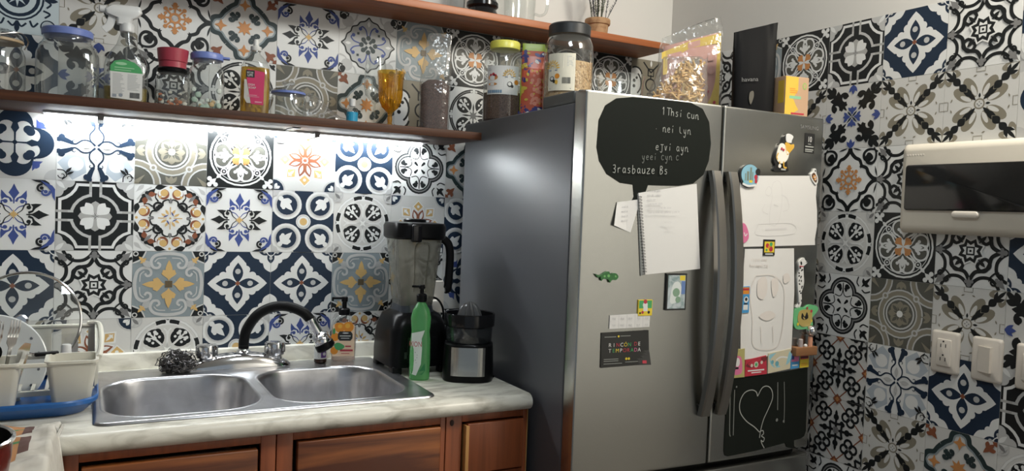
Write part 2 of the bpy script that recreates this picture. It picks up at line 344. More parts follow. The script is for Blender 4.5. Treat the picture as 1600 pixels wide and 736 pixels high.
t.a('K', s_leaf(.66, .66, .98, .98, .05)+s_leaf(.74, .74, .95, .72, .05)+s_leaf(.74, .74, .72, .95, .05)+s_c(.8, .8, .08), '4').a('K', s_st([(.98, .55), (.8, .5), (.68, .58)], .04)+s_st([(.55, .98), (.5, .8), (.58, .68)], .04), '4')
t = tile('bigflower', 'N')
t.a('W', s_c(1, 1, .36)+s_c(.64, .90, .14)+s_c(.90, .64, .14)+s_leaf(1.02, .34, .84, .80, .15)+s_leaf(.34, 1.02, .80, .84, .15)+s_c(.74, .74, .10), '4').a('N', s_leaf(1.02, .62, .90, .92, .06)+s_leaf(.62, 1.02, .92, .90, .06)+s_c(1, 1, .10), '4').a('L', s_c(1, .80, .05)+s_c(.80, 1, .05), '4')
t.a('W', s_leaf(0, .10, 0, .90, .27)+s_c(.25, .44, .12)+s_c(.44, .25, .12)+s_c(.16, .60, .09)+s_c(.60, .16, .09)+s_p((0, 0), (.42, .1), (.36, .36), (.1, .42)), '4').a('W', s_p((-.3, -.3), (.3, -.3), (.3, .3), (-.3, .3)))
t.a('N', s_leaf(0, 0, 0, .66, .16), '4').a('L', s_c(0, .38, .085), '4').a('R', s_p((.08, 0), (0, .08), (-.08, 0), (0, -.08)))
t = tile('scroll', 'W')
t.a('K', s_st([(.0, 1.02), (.12, .84), (.30, .72), (.54, .72), (.70, .84), (.80, 1.0)], .10, .09), '8')
t.a('K', s_st([(0, .80), (.14, .58), (.36, .52), (.52, .42), (.52, .28), (.40, .20), (.30, .28), (.36, .36)], .11, .08), '8')
t.a('K', s_sp(.80, .66, .12, .05, 120, -170, .06, .05)+s_st([(.62, .62), (.72, .54), (.80, .54)], .05, .03), '8').a('M', s_tear(1, 1, .74, .74, .08)+s_c(.86, .78, .05)+s_c(.78, .86, .05)+s_c(.74, .74, .05), '4')
t.a('M', s_c(0, .92, .07)+s_c(.08, .84, .05)+s_c(-.08, .84, .05)+s_leaf(0, .98, 0, .70, .04), '4').a('K', s_leaf(.22, .22, .42, .42, .05), '4')
t.a('W', s_star(8, .42, .31, 22.5)).a('K', s_star(8, .36, .26, 22.5)).a('W', s_star(8, .24, .16, 22.5)).a('K', s_p((.12, .12), (-.12, .12), (-.12, -.12), (.12, -.12))).a('W', s_p((.075, .075), (-.075, .075), (-.075, -.075), (.075, -.075))).a('K', s_p((.03, .03), (-.03, .03), (-.03, -.03), (.03, -.03)))
t = tile('sun', 'S')
t.a('K', s_p((1, .66), (1, 1), (.66, 1), (.74, .84), (.84, .74)), '4').a('C', s_ring(.92, .92, .06, .03)+s_st([(.64, 1), (.72, .82), (.82, .72), (1, .64)], .035), '4')
t.a('L', s_st([(0, .94), (.2, .92), (.4, .86), (.5, .7), (.44, .52), (.3, .5), (.25, .6), (.33, .66)], .1, .06)+s_st([(.08, .8), (.3, .78), (.4, .68)], .03), '8')
t.a('L2', s_c(.62, .62, .1)+s_leaf(.5, .5, .78, .78, .07), '4').a('O', s_leaf(.66, .66, .84, .84, .05)+s_leaf(.7, .7, .8, .64, .03)+s_leaf(.7, .7, .64, .8, .03), '4')
t.a('O', s_leaf(0, .1, 0, .74, .1)+s_tear(0, .12, .16, .44, .08)+s_tear(0, .12, -.16, .44, .08)+s_leaf(0, .22, .22, .34, .04)+s_leaf(0, .22, -.22, .34, .04), '4').a('D2', s_p((.1, .1), (-.1, .1), (-.1, -.1), (.1, -.1)))
t = tile('taupe', 'C')
t.a('T', s_e(.27, .46, .17, .31, -30), '8').a('C', s_e(.17, .38, .06, .17, -26), '8').a('T', s_ring(0, 0, .13, .04))
t.a('K', s_leaf(.10, .10, .36, .36, .06)+s_leaf(.2, .2, .36, .46, .05)+s_leaf(.2, .2, .46, .36, .05)+s_leaf(.37, .37, .58, .58, .11)+s_leaf(.55, .55, .77, .77, .11)+s_leaf(.74, .74, 1, 1, .06)+s_leaf(.70, .70, .98, .78, .06)+s_leaf(.70, .70, .78, .98, .06), '4')
t.a('T', s_e(.80, .92, .25, .12, 12), '8').a('C', s_e(.84, .93, .15, .06, 12), '8').a('K', s_leaf(.70, .70, .98, .78, .05)+s_leaf(.70, .70, .78, .98, .05)+s_leaf(.74, .74, 1, 1, .05), '4')
t.a('T', s_st([(-.12, 1), (-.12, .88), (.12, .88), (.12, 1)], .02, None, False)+s_leaf(.1, .80, .2, .76, .02)+s_leaf(-.1, .80, -.2, .76, .02), '4').a('K', s_star(4, .08, .03)+s_leaf(0, .16, 0, .3, .03)+s_leaf(.16, 0, .3, 0, .03)).a('C', s_c(0, 0, .04))
t = tile('snow', 'W')
t.a('K', s_st([(0, 1.04), (.05, .86), (.2, .7), (.36, .62), (.44, .44)], .13, .10)+s_st([(.46, .46), (.36, .40)], .08, .02)+s_c(.44, .44, .06), '8')
t.a('K', s_st([(.99, .86), (.82, .94), (.62, .92), (.51, .80), (.55, .65), (.69, .62), (.76, .71), (.68, .78)], .05, .15)+s_c(.68, .77, .075)+s_leaf(.92, .42, 1, .1, .025), '8')
t.a('O2', s_st([(0, .1), (0, .38)], .05)+s_c(0, .41, .065)+s_leaf(-.12, .4, .12, .24, .03)+s_leaf(.12, .4, -.12, .24, .03), '4').a('O2', s_st([(0, .1), (0, .34)], .05)+s_c(0, .37, .06)+s_c(.09, .28, .045)+s_c(-.09, .28, .045), '4', 45).a('O2', s_ring(0, 0, .13, .07)).a('L', s_c(0, 0, .07))
t = tile('rustquat', 'C')
t.a('KT', s_st([(0, 1.02), (.20, .92), (.26, .72), (.40, .62), (.52, .52)], .17, .16)+s_st([(.52, .52), (.62, .40), (.72, .26), (.92, .20), (1.02, 0)], .16, .17), '4').a('S', s_st([(0, .94), (.14, .86), (.2, .68), (.36, .56), (.46, .46)], .05)+s_st([(.46, .46), (.56, .36), (.68, .2), (.86, .14), (.94, 0)], .05), '4')
t.a('KT', s_sp(.24, .40, .13, .06, 20, -230, .09, .07)+s_c(.22, .42, .06), '8').a('KT', s_st([(.40, .40), (.34, .28), (.2, .24)], .09, .05)+s_st([(.40, .40), (.28, .34), (.24, .2)], .09, .05), '4')
t.a('O2', s_star(4, .26, .1, 45)+s_star(4, .24, .1), '1').a('O2', s_star(4, .19, .08, 0, 0, .70), '4')
t.a('R', s_leaf(.64, .64, .94, .94, .07)+s_tear(.72, .72, .76, .98, .06)+s_tear(.72, .72, .98, .76, .06)+s_c(1, 1, .12), '4')
t = tile('mosaic', 'C')
t.a('R', s_st([(-1, 0), (0, 1)], .04)+s_st([(0, -1), (1, 0)], .04)+s_st([(-1, 0), (0, -1)], .04)+s_st([(0, 1), (1, 0)], .04))
for x, y in ((.5, .5), (-.5, .5), (.5, -.5), (-.5, -.5)):
    t.a('K', s_ring(x+.16, y+.02, .13, .075)+s_ring(x-.16, y-.02, .13, .075)+s_ring(x+.02, y-.16, .13, .075)+s_ring(x-.02, y+.16, .13, .075)).a('M', s_c(x, y, .05))
for x, y in ((0, 1), (1, 0), (0, -1), (-1, 0)): t.a('R', s_p((x+.17, y), (x, y+.17), (x-.17, y), (x, y-.17))).a('O2', s_p((x+.08, y), (x, y+.08), (x-.08, y), (x, y-.08)))
for x, y in ((0, 0), (1, 1), (-1, 1), (1, -1), (-1, -1)):
    for dx, dy in ((1, 0), (0, 1), (-1, 0), (0, -1)):
        t.a('K', s_st([(x+dx*.1, y+dy*.1), (x+dx*.36, y+dy*.36)], .08)+s_c(x+dx*.42, y+dy*.42, .10)+s_leaf(x+dx*.42, y+dy*.42, x+dx*.66, y+dy*.66, .05)+s_st([(x+dx*.24+dy*.24, y+dy*.24+dx*.24), (x+dx*.2, y+dy*.2), (x+dx*.24-dy*.24, y+dy*.24-dx*.24)], .08)+s_c(x+dx*.26+dy*.22, y+dy*.26+dx*.22, .07))
    t.a('M', s_p((x+.09, y+.09), (x-.09, y+.09), (x-.09, y-.09), (x+.09, y-.09)))
t = tile('frameblue', 'W')
t.a('L', s_c(.72, .72, .2)+s_st([(.98, .4), (.8, .46), (.7, .6)], .07, .03)+s_st([(.4, .98), (.46, .8), (.6, .7)], .07, .03), '4')
t.a('K', s_c(.86, .86, .1)+s_sp(.88, .88, .16, .06, -60, 200, .06, .06)+s_st([(.98, .7), (.86, .74)], .05), '4')
fr_ = [(0, .93), (.12, .8), (.3, .74), (.4, .62), (.56, .56), (.62, .4), (.74, .3), (.8, .12), (.93, 0)]
full = []
for k in range(4):
    c_, s_ = math.cos(-PI/2*k), math.sin(-PI/2*k); full += [(x*c_-y*s_, x*s_+y*c_) for x, y in fr_[:-1]]
t.a('L2', [full]).a('K', s_st([(x, y) for x, y in fr_], .045), '4')
t.a('B', s_st([(.04, .3), (.1, .5), (.22, .6), (.3, .52)], .04, .05)+s_c(.29, .52, .06), '8').a('W', s_leaf(0, .6, 0, .8, .05), '4')
t.a('KT', s_c(0, .24, .08)+s_c(.17, .17, .08)+s_leaf(0, .05, .24, .24, .05)+s_p((.32, .4), (.4, .4), (.4, .32), (.32, .32)), '4').a('KT', s_st([(-.2, -.2), (.2, .2)], .06)+s_st([(-.2, .2), (.2, -.2)], .06)).a('L', s_c(0, 0, .06))
t = tile('curl', 'C')
t.a('K', s_sp(.62, .30, .20, .10, 200, -80, .15, .09)+s_st([(.44, .22), (.36, .40), (.50, .54), (.80, .74), (1, .98)], .11, .08)+s_c(.68, .28, .10)+s_leaf(.48, .54, .86, .56, .10)+s_leaf(.72, .66, 1.02, .78, .09)+s_st([(.36, .40), (.22, .22)], .08, .03), '8')
t.a('B', s_leaf(0, .06, 0, .34, .07)+s_leaf(.0, .16, .16, .30, .05)+s_leaf(0, .16, -.16, .30, .05), '4').a('N', s_leaf(0, 0, .18, .18, .03), '4').a('B', s_leaf(0, 1.04, 0, .70, .07)+s_leaf(0, 1, .15, .78, .05)+s_leaf(0, 1, -.15, .78, .05), '4')
t = tile('blueround', 'SW')
t.a('N', s_ring(0, 0, .62, .05)+s_ring(0, 0, .5, .09)+s_c(0, 0, .3)).a('SW', s_star(8, .28, .1)).a('N', s_st([(0, .66), (.1, .8), (.22, .7)], .05)+s_st([(.3, .62), (.38, .78), (.5, .66)], .05), '8').a('S2', s_c(.74, .74, .14), '4').a('N', s_ring(.74, .74, .17, .03)+s_leaf(0, .7, 0, .98, .06), '4').a('N', s_c(1, 1, .1), '4')
t = tile('scallop', 'T')
t.a('W', s_c(1, 0, .5)+s_c(.78, .34, .3)+s_c(.78, -.34, .3), '1').a('W', s_c(-1, 0, .5)+s_c(-.78, .34, .3)+s_c(-.78, -.34, .3))
t.a('K', s_arc(1, 0, .52, 130, 230, .07)+s_arc(.78, .34, .32, 60, 170, .07)+s_arc(.78, -.34, .32, 190, 300, .07)+s_arc(-1, 0, .52, -50, 50, .07)+s_arc(-.78, .34, .32, 10, 120, .07)+s_arc(-.78, -.34, .32, 240, 350, .07))
t.a('K', s_st([(-.14, .64), (.14, .64), (.14, .36), (-.14, .36), (-.14, .66)], .06, None, False)+s_st([(-.14, -.64), (.14, -.64), (.14, -.36), (-.14, -.36), (-.14, -.66)], .06, None, False)+s_st([(0, .5), (.4, .9)], .06)+s_st([(0, .5), (-.4, .9)], .06)+s_st([(0, -.5), (.4, -.9)], .06)+s_st([(0, -.5), (-.4, -.9)], .06)+s_ring(0, 0, .24, .06)+s_st([(0, .24), (0, .4)], .06)+s_st([(0, -.24), (0, -.4)], .06))
t.a('K', s_c(.84, .1, .07)+s_c(.72, .22, .06)+s_c(.84, -.12, .07)+s_c(-.84, .1, .07)+s_c(-.72, .22, .06)+s_c(-.84, -.12, .07)).a('W', s_leaf(0, 1, 0, .72, .05)+s_leaf(0, -1, 0, -.72, .05))
PAL = {'W': (.72, .73, .72), 'K': (.014, .016, .017), 'N': (.016, .030, .056), 'B': (.055, .085, .27), 'G': (.40, .40, .39), 'L': (.50, .505, .50), 'L2': (.43, .44, .44), 'C': (.62, .62, .60),
       'M': (.20, .20, .20), 'T': (.24, .22, .17), 'D': (.10, .10, .085), 'D2': (.12, .09, .05), 'S': (.26, .31, .33), 'S2': (.42, .47, .52), 'SW': (.55, .64, .68), 'O': (.60, .40, .16), 'O2': (.55, .25, .09), 'R': (.24, .085, .045), 'KT': (.028, .045, .048)}
PK = list(PAL)
TILE_M = [mat('tile_'+{'W': 'white', 'K': 'charcoal', 'N': 'navy', 'B': 'blue', 'G': 'grey', 'L': 'light_grey', 'L2': 'mid_grey', 'C': 'cream', 'M': 'dark_grey', 'T': 'taupe', 'D': 'dark_taupe', 'D2': 'brown', 'S': 'slate', 'S2': 'pale_slate', 'SW': 'pale_blue', 'O': 'ochre', 'O2': 'orange', 'R': 'rust', 'KT': 'teal'}[k], PAL[k], rough=.36, spec=.28) for k in PK]
GROUT = mat('grout', (.50, .50, .48), .8)
PAINT = mat('white_wall_paint', (.66, .65, .62), .7)
def tiled_wall(mb, cells, to3, S=.2):
    """cells: (column, row z bottom, pattern); to3(h, z, out) maps wall coordinates to the room"""
    for h0, z0, name in cells:
        T = TP[name]; g = .9955
        def put(poly, off, mi):
            mb.add([to3(h0+S/2+x*g*S/2, z0+S/2+y*g*S/2, off) for x, y in poly], [tuple(range(len(poly)))], mi)
        e = .0016
        sq = [(-1, -1), (1, -1), (1, 1), (-1, 1)]
        put(sq, e, PK.index(T.bg))
        for k in range(4):
            a, b = sq[k], sq[(k+1) % 4]; P = lambda q, o: to3(h0+S/2+q[0]*g*S/2, z0+S/2+q[1]*g*S/2, o)
            mb.add([P(a, 0), P(b, 0), P(b, e), P(a, e)], [(0, 1, 2, 3)], PK.index('C'))
        off = e
        for c, polys in T.layers:
            off += .00002
            for p in polys: off += .000003; put(p, off, PK.index(c))
# ---------------------------------------------------------------- the room
XR = 2.20; FLOOR = 0.0; CEIL = 2.75; T0 = 1.45; TTOP = 2.05
mb = MB()
rowsB = {0.4: 'fleur blueround taupe snow rustquat fleur frameblue sun clover ogive clover clover scallop',
         0.2: 'quatre bigflower curl scroll rosettek ogive rustquat scallop rosettek sun quatre fleur oct',
         0.0: 'clover anchor lily ogive clover redstar bluecross quatre rustquat oct sun clover fleur',
         -0.2: 'sun fleur oct paisley fleur bluecross rosette redstar bluecross ogive taupe fleur sun',
         -0.4: 'scroll bigflower scroll sun bigflower bigflower sun scroll anchor rosette clover quatre oct',
         -0.6: 'ogive taupe redstar rosette bluecross fleur paisley quatre clover oct scroll bluecross quatre'}
cells = []
for z, r in rowsB.items():
    for i, n in enumerate(r.split()): cells.append((-.4+.2*i, T0+z, n))
back = lambda h, z, o: (h, -o, z)
tiled_wall(mb, cells, back)
NP = len(PK)
mb.box(-1.6, XR, 0, .12, FLOOR, TTOP, NP); mb.box(-1.6, XR, -.0006, .12, TTOP, CEIL, NP+1)
struct(mb.build('wall_back', TILE_M+[GROUT, PAINT], smooth=0), 'back wall of mixed patterned tiles with white paint above', 'wall')
mb = MB()
rowsR = {0.4: ['sun', 'scroll', 'sun', 'clover', 'oct', 'bigflower', 'scroll', 'bluecross', 'fleur'],
         0.2: ['fleur', 'oct', 'taupe', 'taupe', 'curl', 'taupe', 'taupe', 'anchor', 'oct'],
         0.0: ['clover', 'sun', 'quatre', 'rosette', 'snow', 'scroll', 'fleur', 'clover', 'sun'],
         -0.2: ['quatre', 'fleur', 'oct', 'taupe', 'rosette', 'clover', 'scroll', 'bigflower', 'quatre'],
         -0.4: ['oct', 'sun', 'clover', 'snow', 'quatre', 'ogive', 'taupe', 'curl', 'scroll'],
         -0.6: ['taupe', 'bluecross', 'oct', 'sun', 'mosaic', 'lily', 'bigflower', 'oct', 'clover'],
         -0.8: ['oct', 'sun', 'clover', 'snow', 'mosaic', 'taupe', 'rustquat', 'rosette', 'scroll'],
         -1.0: ['taupe', 'fleur', 'snow', 'oct', 'quatre', 'oct', 'clover', 'bluecross', 'sun']}
cells = []
for z, r in rowsR.items():
    for i, n in enumerate(r): cells.append((.2*i, T0+z, n))
rightw = lambda h, z, o: (XR-o, -h, z)
tiled_wall(mb, cells, rightw)
mb.box(XR, XR+.12, -1.8, .12, FLOOR, TTOP, NP); mb.box(XR-.0006, XR+.12, -1.8, .12, TTOP, CEIL, NP+1)
struct(mb.build('wall_right', TILE_M+[GROUT, PAINT], smooth=0), 'right wall of mixed patterned tiles with white paint above', 'wall')
FL = mat('floor_tile', (.09, .08, .07), .4, noise=((.12, .105, .09), (3, 3, 3), 4, .35, .65))
struct(MB().box(-1.6, 3.6, -4.2, .12, -.1, FLOOR).build('floor', FL, smooth=0), 'beige floor of the kitchen', 'floor')
struct(MB().box(-1.6, 3.6, -4.2, .12, CEIL, CEIL+.1).build('ceiling', PAINT, smooth=0), 'white ceiling', 'ceiling')
struct(MB().box(3.5, 3.6, -4.2, -1.2, FLOOR, CEIL).build('wall_far', PAINT, smooth=0), 'plain white wall of the adjoining room', 'wall')
struct(MB().box(.9, 3.6, -4.3, -4.2, FLOOR, CEIL).build('reflected_wall_front', PAINT, smooth=0), 'plain white unseen wall behind the viewer, added to reflect in the fridge door', 'wall')  # unseen, added as a bright surface for the left fridge door to mirror
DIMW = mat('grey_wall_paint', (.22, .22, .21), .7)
struct(MB().box(-1.72, -1.6, -3.0, .12, FLOOR, CEIL).build('blocker_wall_left', DIMW, smooth=0), 'plain grey unseen wall on the left, added to block ambient light', 'wall')  # unseen, added to keep world light off the lower right wall
# ---------------------------------------------------------------- shelves
WOOD = mat('shelf_wood', (.095, .034, .014), .5, noise=((.035, .013, .007), (3, 60, 90), 4, .3, .7), spec=.3)
WOODU = mat('upper_shelf_wood', (.42, .13, .036), .42, noise=((.26, .075, .022), (2, 45, 45), 4, .3, .7))
s1 = thing('wooden_shelf', 'long dark wooden shelf above the sink carrying jars and bottles', 'shelf', (.0, 0, 1.635))
MB().box(-1.0, 1.192, -.30, -.003, 0, .025, bev=.002).build('shelf_board', WOOD, s1)
BRK = mat('dark_steel', (.05, .05, .05), .5)
for x in (-.5, .62):
    MB().box(x-.012, x+.012, -.22, -.003, -.003, 0).box(x-.012, x+.012, -.006, -.003, -.035, 0).build('bracket', BRK, s1)
s2 = thing('wooden_shelf', 'upper reddish wooden shelf under the ceiling carrying a pitcher and a plant pot', 'shelf', (0, 0, 2.05))
MB().box(-.4, 2.03, -.20, -.003, .0, .025, bev=.002).build('shelf_board', WOODU, s2)
MB().box(.3, .325, -.15, -.003, -.003, 0).build('bracket', BRK, s2)
# led strip under the lower shelf
led = thing('led_light_bar', 'glowing white light bar under the wooden shelf over the sink', 'light', (0, 0, 1.635))
ALU = mat('aluminium_channel', (.75, .75, .76), .35, metal=.6)
MB().box(-.03, 1.09, -.110, -.008, -.006, -.001).build('channel', ALU, led)
LEDM = mat('led_diffuser', (.93, .98, 1.0), .5, emit=38.0)
MB().box(-.025, 1.085, -.056, -.014, -.0125, -.006, bev=.002).build('diffuser', LEDM, led)
MB().box(.10, .116, -.12, -.006, -.016, -.0005).build('clip', mat('clip_grey', (.3, .3, .3), .5), led)
MB().box(.70, .716, -.12, -.006, -.016, -.0005).build('clip', MATS['clip_grey'], led)
# ---------------------------------------------------------------- base cabinet and worktop
CZ = .90
MARB = mat('marble_laminate', (.70, .68, .60), .35, noise=((.33, .31, .25), (11, 30, 22), 9, .46, .72))
def counter_prof(y0):     # rolled front edge, closed outline in (y, z)
    return [(-.003, CZ-.045), (-.003, CZ), (-y0+.024, CZ)]+[(-y0+.024-.024*math.sin(a), CZ-.0225+.0225*math.cos(a)) for a in [PI*k/10 for k in range(1, 10)]]+[(-y0+.024, CZ-.045)]
wt = thing('worktop', 'cream marbled worktop with rolled front edge around the steel sink', 'worktop', (0, 0, 0))
mb = MB()
def strip(x0, x1, prof):
    mb.loft([[(x, y, z) for y, z in prof] for x in (x0, x1)], 0)
full = counter_prof(.70)
strip(-1.3, .118, full); strip(.902, 1.186, full)
strip(.118, .902, [(-.003, CZ-.045), (-.003, CZ), (-.078, CZ), (-.078, CZ-.045)])
strip(.118, .902, [(-.622, CZ-.045), (-.622, CZ)]+full[2:])
mb.build('slab', MARB, wt)
mb = MB(); pr = [(-.003, CZ+.0005), (-.003, CZ+.047), (-.014, CZ+.05), (-.021, CZ+.046), (-.023, CZ+.04), (-.026, CZ+.0005)]
mb.loft([[(x, y, z) for y, z in pr] for x in (-1.3, 1.186)]); mb.build('upstand', MARB, wt)
CAB = mat('cabinet_wood', (.32, .10, .032), .33, noise=((.15, .042, .015), (3, 40, 9), 5, .3, .72))
CABD = mat('cabinet_panel_wood', (.40, .135, .038), .32, noise=((.085, .024, .010), (1.3, 8, 20), 6, .36, .64))
CABV = mat('cabinet_upright_wood', (.31, .085, .030), .33, noise=((.18, .05, .018), (40, 12, 2), 5, .3, .7))
PALE = mat('pale_wood_edge', (.52, .27, .09), .4)
cab = thing('base_cabinet', 'reddish brown wooden base cabinet with panelled doors under the sink', 'cabinet', (0, 0, 0))
ZT = CZ-.046
mb = MB()
fy0, fy1 = -.67, -.648
for x0, x1 in ((.035, .075), (.455, .490), (.4925, .531), (.919, .934), (.9365, .983), (1.174, 1.186)): mb.box(x0, x1, fy0, fy1, .08, ZT, bev=.0012)
for x0, x1 in ((.075, .455), (.531, .919), (.983, 1.174)):
    mb.box(x0, x1, fy0, fy1, ZT-.020, ZT, bev=.0012); mb.box(x0, x1, fy0, fy1, .08, .12)
mb.box(.983, 1.174, fy0, fy1, .668, .685)
mb.build('face_frame', CABV, cab)
MB().box(1.168, 1.186, fy1, -.03, .08, ZT).box(.035, .055, fy1, -.03, .08, ZT).box(.055, 1.168, fy1, -.03, .08, .095).build('carcass', CAB, cab)
MB().box(1.1862, 1.1885, fy0-.001, -.60, .08, ZT-.002).build('edge_strip', PALE, cab)
MB().box(.04, 1.17, -.60, -.58, 0, .08).build('plinth', CAB, cab)
DARKGAP = mat('dark_wood_gap', (.03, .012, .008), .7)
for x0, x1, z0, z1, m in ((.080, .447, .13, ZT-.030, CABD), (.540, .917, .13, ZT-.024, CABD), (.996, 1.17, .692, ZT-.024, CABV), (.99, 1.17, .13, .660, CABV)):
    d = MB().box(x0, x1, fy0-.012, fy0+.012, z0, z1, bev=.003).build('door', m, cab)
    if x0 == .996: MB().box(x0-.007, x0+.003, fy0-.016, fy0+.012, z0+.002, z1-.004, bev=.001).build('edge_strip', PALE, d)
MB().ball((.953, fy0-.001, .835), .006, 8, sc=(1, .3, 1.4)).build('knot', DARKGAP, cab)
# side return with the cloth
sr = thing('side_counter', 'low cream counter left of the sink hidden under a cloth', 'counter', (0, 0, 0))
MB().box(-1.1, .008, -1.45, -.705, CZ-.045, CZ, bev=.006).build('slab', MARB, sr)
MB().box(-1.1, .002, -1.43, -.72, 0, CZ-.046).build('cabinet_body', CAB, sr)
# ---------------------------------------------------------------- breaker panel and wall plates on the right wall
PLW = mat('white_plastic', (.62, .58, .50), .35)
PLW2 = mat('switch_plastic', (.72, .67, .60), .3)
def rprism(mb, h0, h1, z0, z1, d0, d1, r=.006, mi=0, inset=.004):
    """rounded slab on the right wall: h is the distance from the corner along the wall"""
    w_, h_ = h1-h0, z1-z0; cx, cz = (h0+h1)/2, (z0+z1)/2
    rings = []
    for d, i in ((d0, 0), (d1-inset, 0), (d1-inset*.3, inset*.4), (d1, inset)):
        rings.append([(XR-d, -p[0], p[1]) for p in rrect(w_-2*i, h_-2*i, r, 4, cx, cz)])
    mb.loft(rings, mi)
bp = thing('breaker_panel', 'large cream electrical panel box with dark window on the right wall', 'electrical panel', (0, 0, 0))
mb = MB(); rprism(mb, 1.103, 1.515, 1.392, 1.648, .004, .045, .012, 0, .02); mb.build('housing', PLW, bp)
mb = MB(); rprism(mb, 1.128, 1.49, 1.457, 1.586, .044, .053, .008, 0, .003); mb.build('window', mat('smoked_window', (.012, .012, .012), .12, spec=.5), bp)
mb = MB(); rprism(mb, 1.27, 1.345, 1.438, 1.4575, .045, .055, .01, 0, .004); mb.build('tab', PLW2, bp)
mb = MB()
for k in range(7):
    h = 1.125+k*.008; rprism(mb, h, h+.005, 1.612, 1.617, .045, .0455, .001, 0, .0002)
mb.build('embossing', PLW2, bp)
DK = mat('slot_dark', (.03, .03, .03), .6)
def plate(name, label, h0, h1):
    t = thing(name, label, 'outlet' if 'outlet' in name else 'switch')
    mb = MB(); rprism(mb, h0, h1, 1.004, 1.122, .002, .013, .008, 0, .006); mb.build('cover_plate', PLW2, t)
    return t
t = plate('wall_outlet', 'white double power outlet with slots on the right wall beside the switch', 1.207, 1.287)
mb = MB(); rprism(mb, 1.227, 1.268, 1.024, 1.100, .013, .017, .003, 0, .002); mb.build('socket_insert', PLW2, t)
mb = MB()
for zc in (1.082, 1.044):
    for h in (1.240, 1.254): rprism(mb, h-.0012, h+.0012, zc-.005, zc+.005, .0168, .0174, .0005, 0, .0001)
    rprism(mb, 1.2445, 1.2495, zc+.009, zc+.014, .0168, .0174, .002, 0, .0001)
mb.build('slots', DK, t)
t = plate('light_switch', 'white single rocker switch on the right wall between outlet and frame edge', 1.322, 1.402)
mb = MB()
mb.loft([[(XR-d, -h, z) for h, z in ((1.342, 1.028), (1.378, 1.028), (1.378, 1.100), (1.342, 1.100))] for d in (.013, .0135)])
mb.loft([[(XR-.0135, -1.342, z), (XR-.0135, -1.378, z), (XR-.024, -1.378, z), (XR-.0145, -1.342, z)] for z in (1.03, 1.098)])
mb.build('rocker', PLW2, t)
t = plate('light_switch', 'white switch plate at the right edge of the photo', 1.436, 1.516)
mb = MB(); rprism(mb, 1.456, 1.496, 1.028, 1.098, .013, .019, .003, 0, .003); mb.build('rocker', PLW2, t)
# outlet behind the blender
t = thing('wall_outlet', 'white power outlet on the tiled wall behind the blender', 'outlet', (1.170, -.0035, 1.095))
MB().stack([([(x, z) for x, z in rrect(.075, .115, .008)], 0), ([(x, z) for x, z in rrect(.07, .11, .008)], .008)], M=Matrix.Rotation(PI/2, 4, 'X')).build('cover_plate', PLW2, t)
MB().box(-.03, .008, -.045, -.008, -.048, -.008, bev=.005).build('plug', PLW2, t)
# ---------------------------------------------------------------- refrigerator
FX, FY, FPHI, FW = 1.200, -.8835, -.0227, .868
BOW = .015
FTOP, CTOP = 1.731, 1.704
fa = Vector((math.cos(FPHI), math.sin(FPHI), 0)); fb = Vector((-math.sin(FPHI), math.cos(FPHI), 0))
def bow(u): return -BOW*(1-((u-FW/2)/(FW/2))**2)
def fpt(u, v, z): return Vector((FX, FY, 0))+fa*u+fb*v+Vector((0, 0, z))
STEEL = mat('brushed_steel', (.42, .42, .395), .25, metal=1.0)
STEEL.node_tree.nodes['Principled BSDF'].inputs['Anisotropic'].default_value = .0
FSIDE = mat('fridge_side_grey', (.085, .088, .098), .38, spec=.5)
FDARK = mat('fridge_dark', (.025, .025, .026), .5)
HND = mat('handle_steel', (.36, .34, .31), .28, metal=1.0)
fr = thing('refrigerator', 'large stainless steel french door refrigerator covered in magnets and papers', 'refrigerator', (FX, FY, 0), FPHI)
# local coordinates: x = u, y = v (into the room's wall), z
MB().box(.004, FW-.004, .062, .775, .05, CTOP, bev=.004).build('cabinet', FSIDE, fr)
MB().box(.03, FW-.03, .09, .75, 0, .05).build('base_grille', FDARK, fr)
MB().box(.012, FW-.012, .048, .062, .08, CTOP-.02).build('gasket', FDARK, fr)
def door_mesh(u0, u1, z0, z1, th=.05):
    mb = MB(); n = 20
    edge = [(0, .0050), (.0010, .0020), (.0028, .0006), (.0055, 0), (.0075, 0)]
    us = [u0+.0075+(u1-u0-.015)*k/n for k in range(1, n)]
    def ring(z, i):
        f = [(u0+e, bow(u0+e)+d+i, z) for e, d in edge]+[(u, bow(u)+i, z) for u in us]+[(u1-e, bow(u1-e)+d+i, z) for e, d in reversed(edge)]
        return f+[(u1, th, z), (u0, th, z)]
    mb.loft([ring(z0, .004), ring(z0+.0015, .0012), ring(z0+.005, 0), ring(z0+.008, 0), ring(z1-.008, 0), ring(z1-.005, 0), ring(z1-.0015, .0012), ring(z1, .004)])
    return mb
ld = door_mesh(0, .446, .712, FTOP).build('door', STEEL, fr, smooth=30)
rd = door_mesh(.452, FW, .712, FTOP).build('door', STEEL, fr, smooth=30)
dr = door_mesh(0, FW, .12, .692).build('freezer_drawer', STEEL, fr, smooth=30)
for par, uc in ((ld, .4175), (rd, .479)):
    mb = MB(); N = 28; rings = []
    for k in range(N+1):
        s = k/N; z = .855+(1.545-.855)*s; o = .010+.044*math.sin(PI*s)**.8
        hw = .0165; th = .011
        sec = [(-hw+.004, -th), (hw-.004, -th), (hw, -th+.004), (hw, th-.002), (hw-.004, th), (-hw+.004, th), (-hw, th-.002), (-hw, -th+.004)]
        rings.append([(uc+a, bow(uc)-o+b, z) for a, b in sec])
    h = mb.loft(rings).build('handle', HND, par)
    for z0 in (.858, 1.515): MB().box(uc-.013, uc+.013, bow(uc)-.012, bow(uc)-.0002, z0, z0+.027, bev=.002).build('handle_mount', FDARK, h)
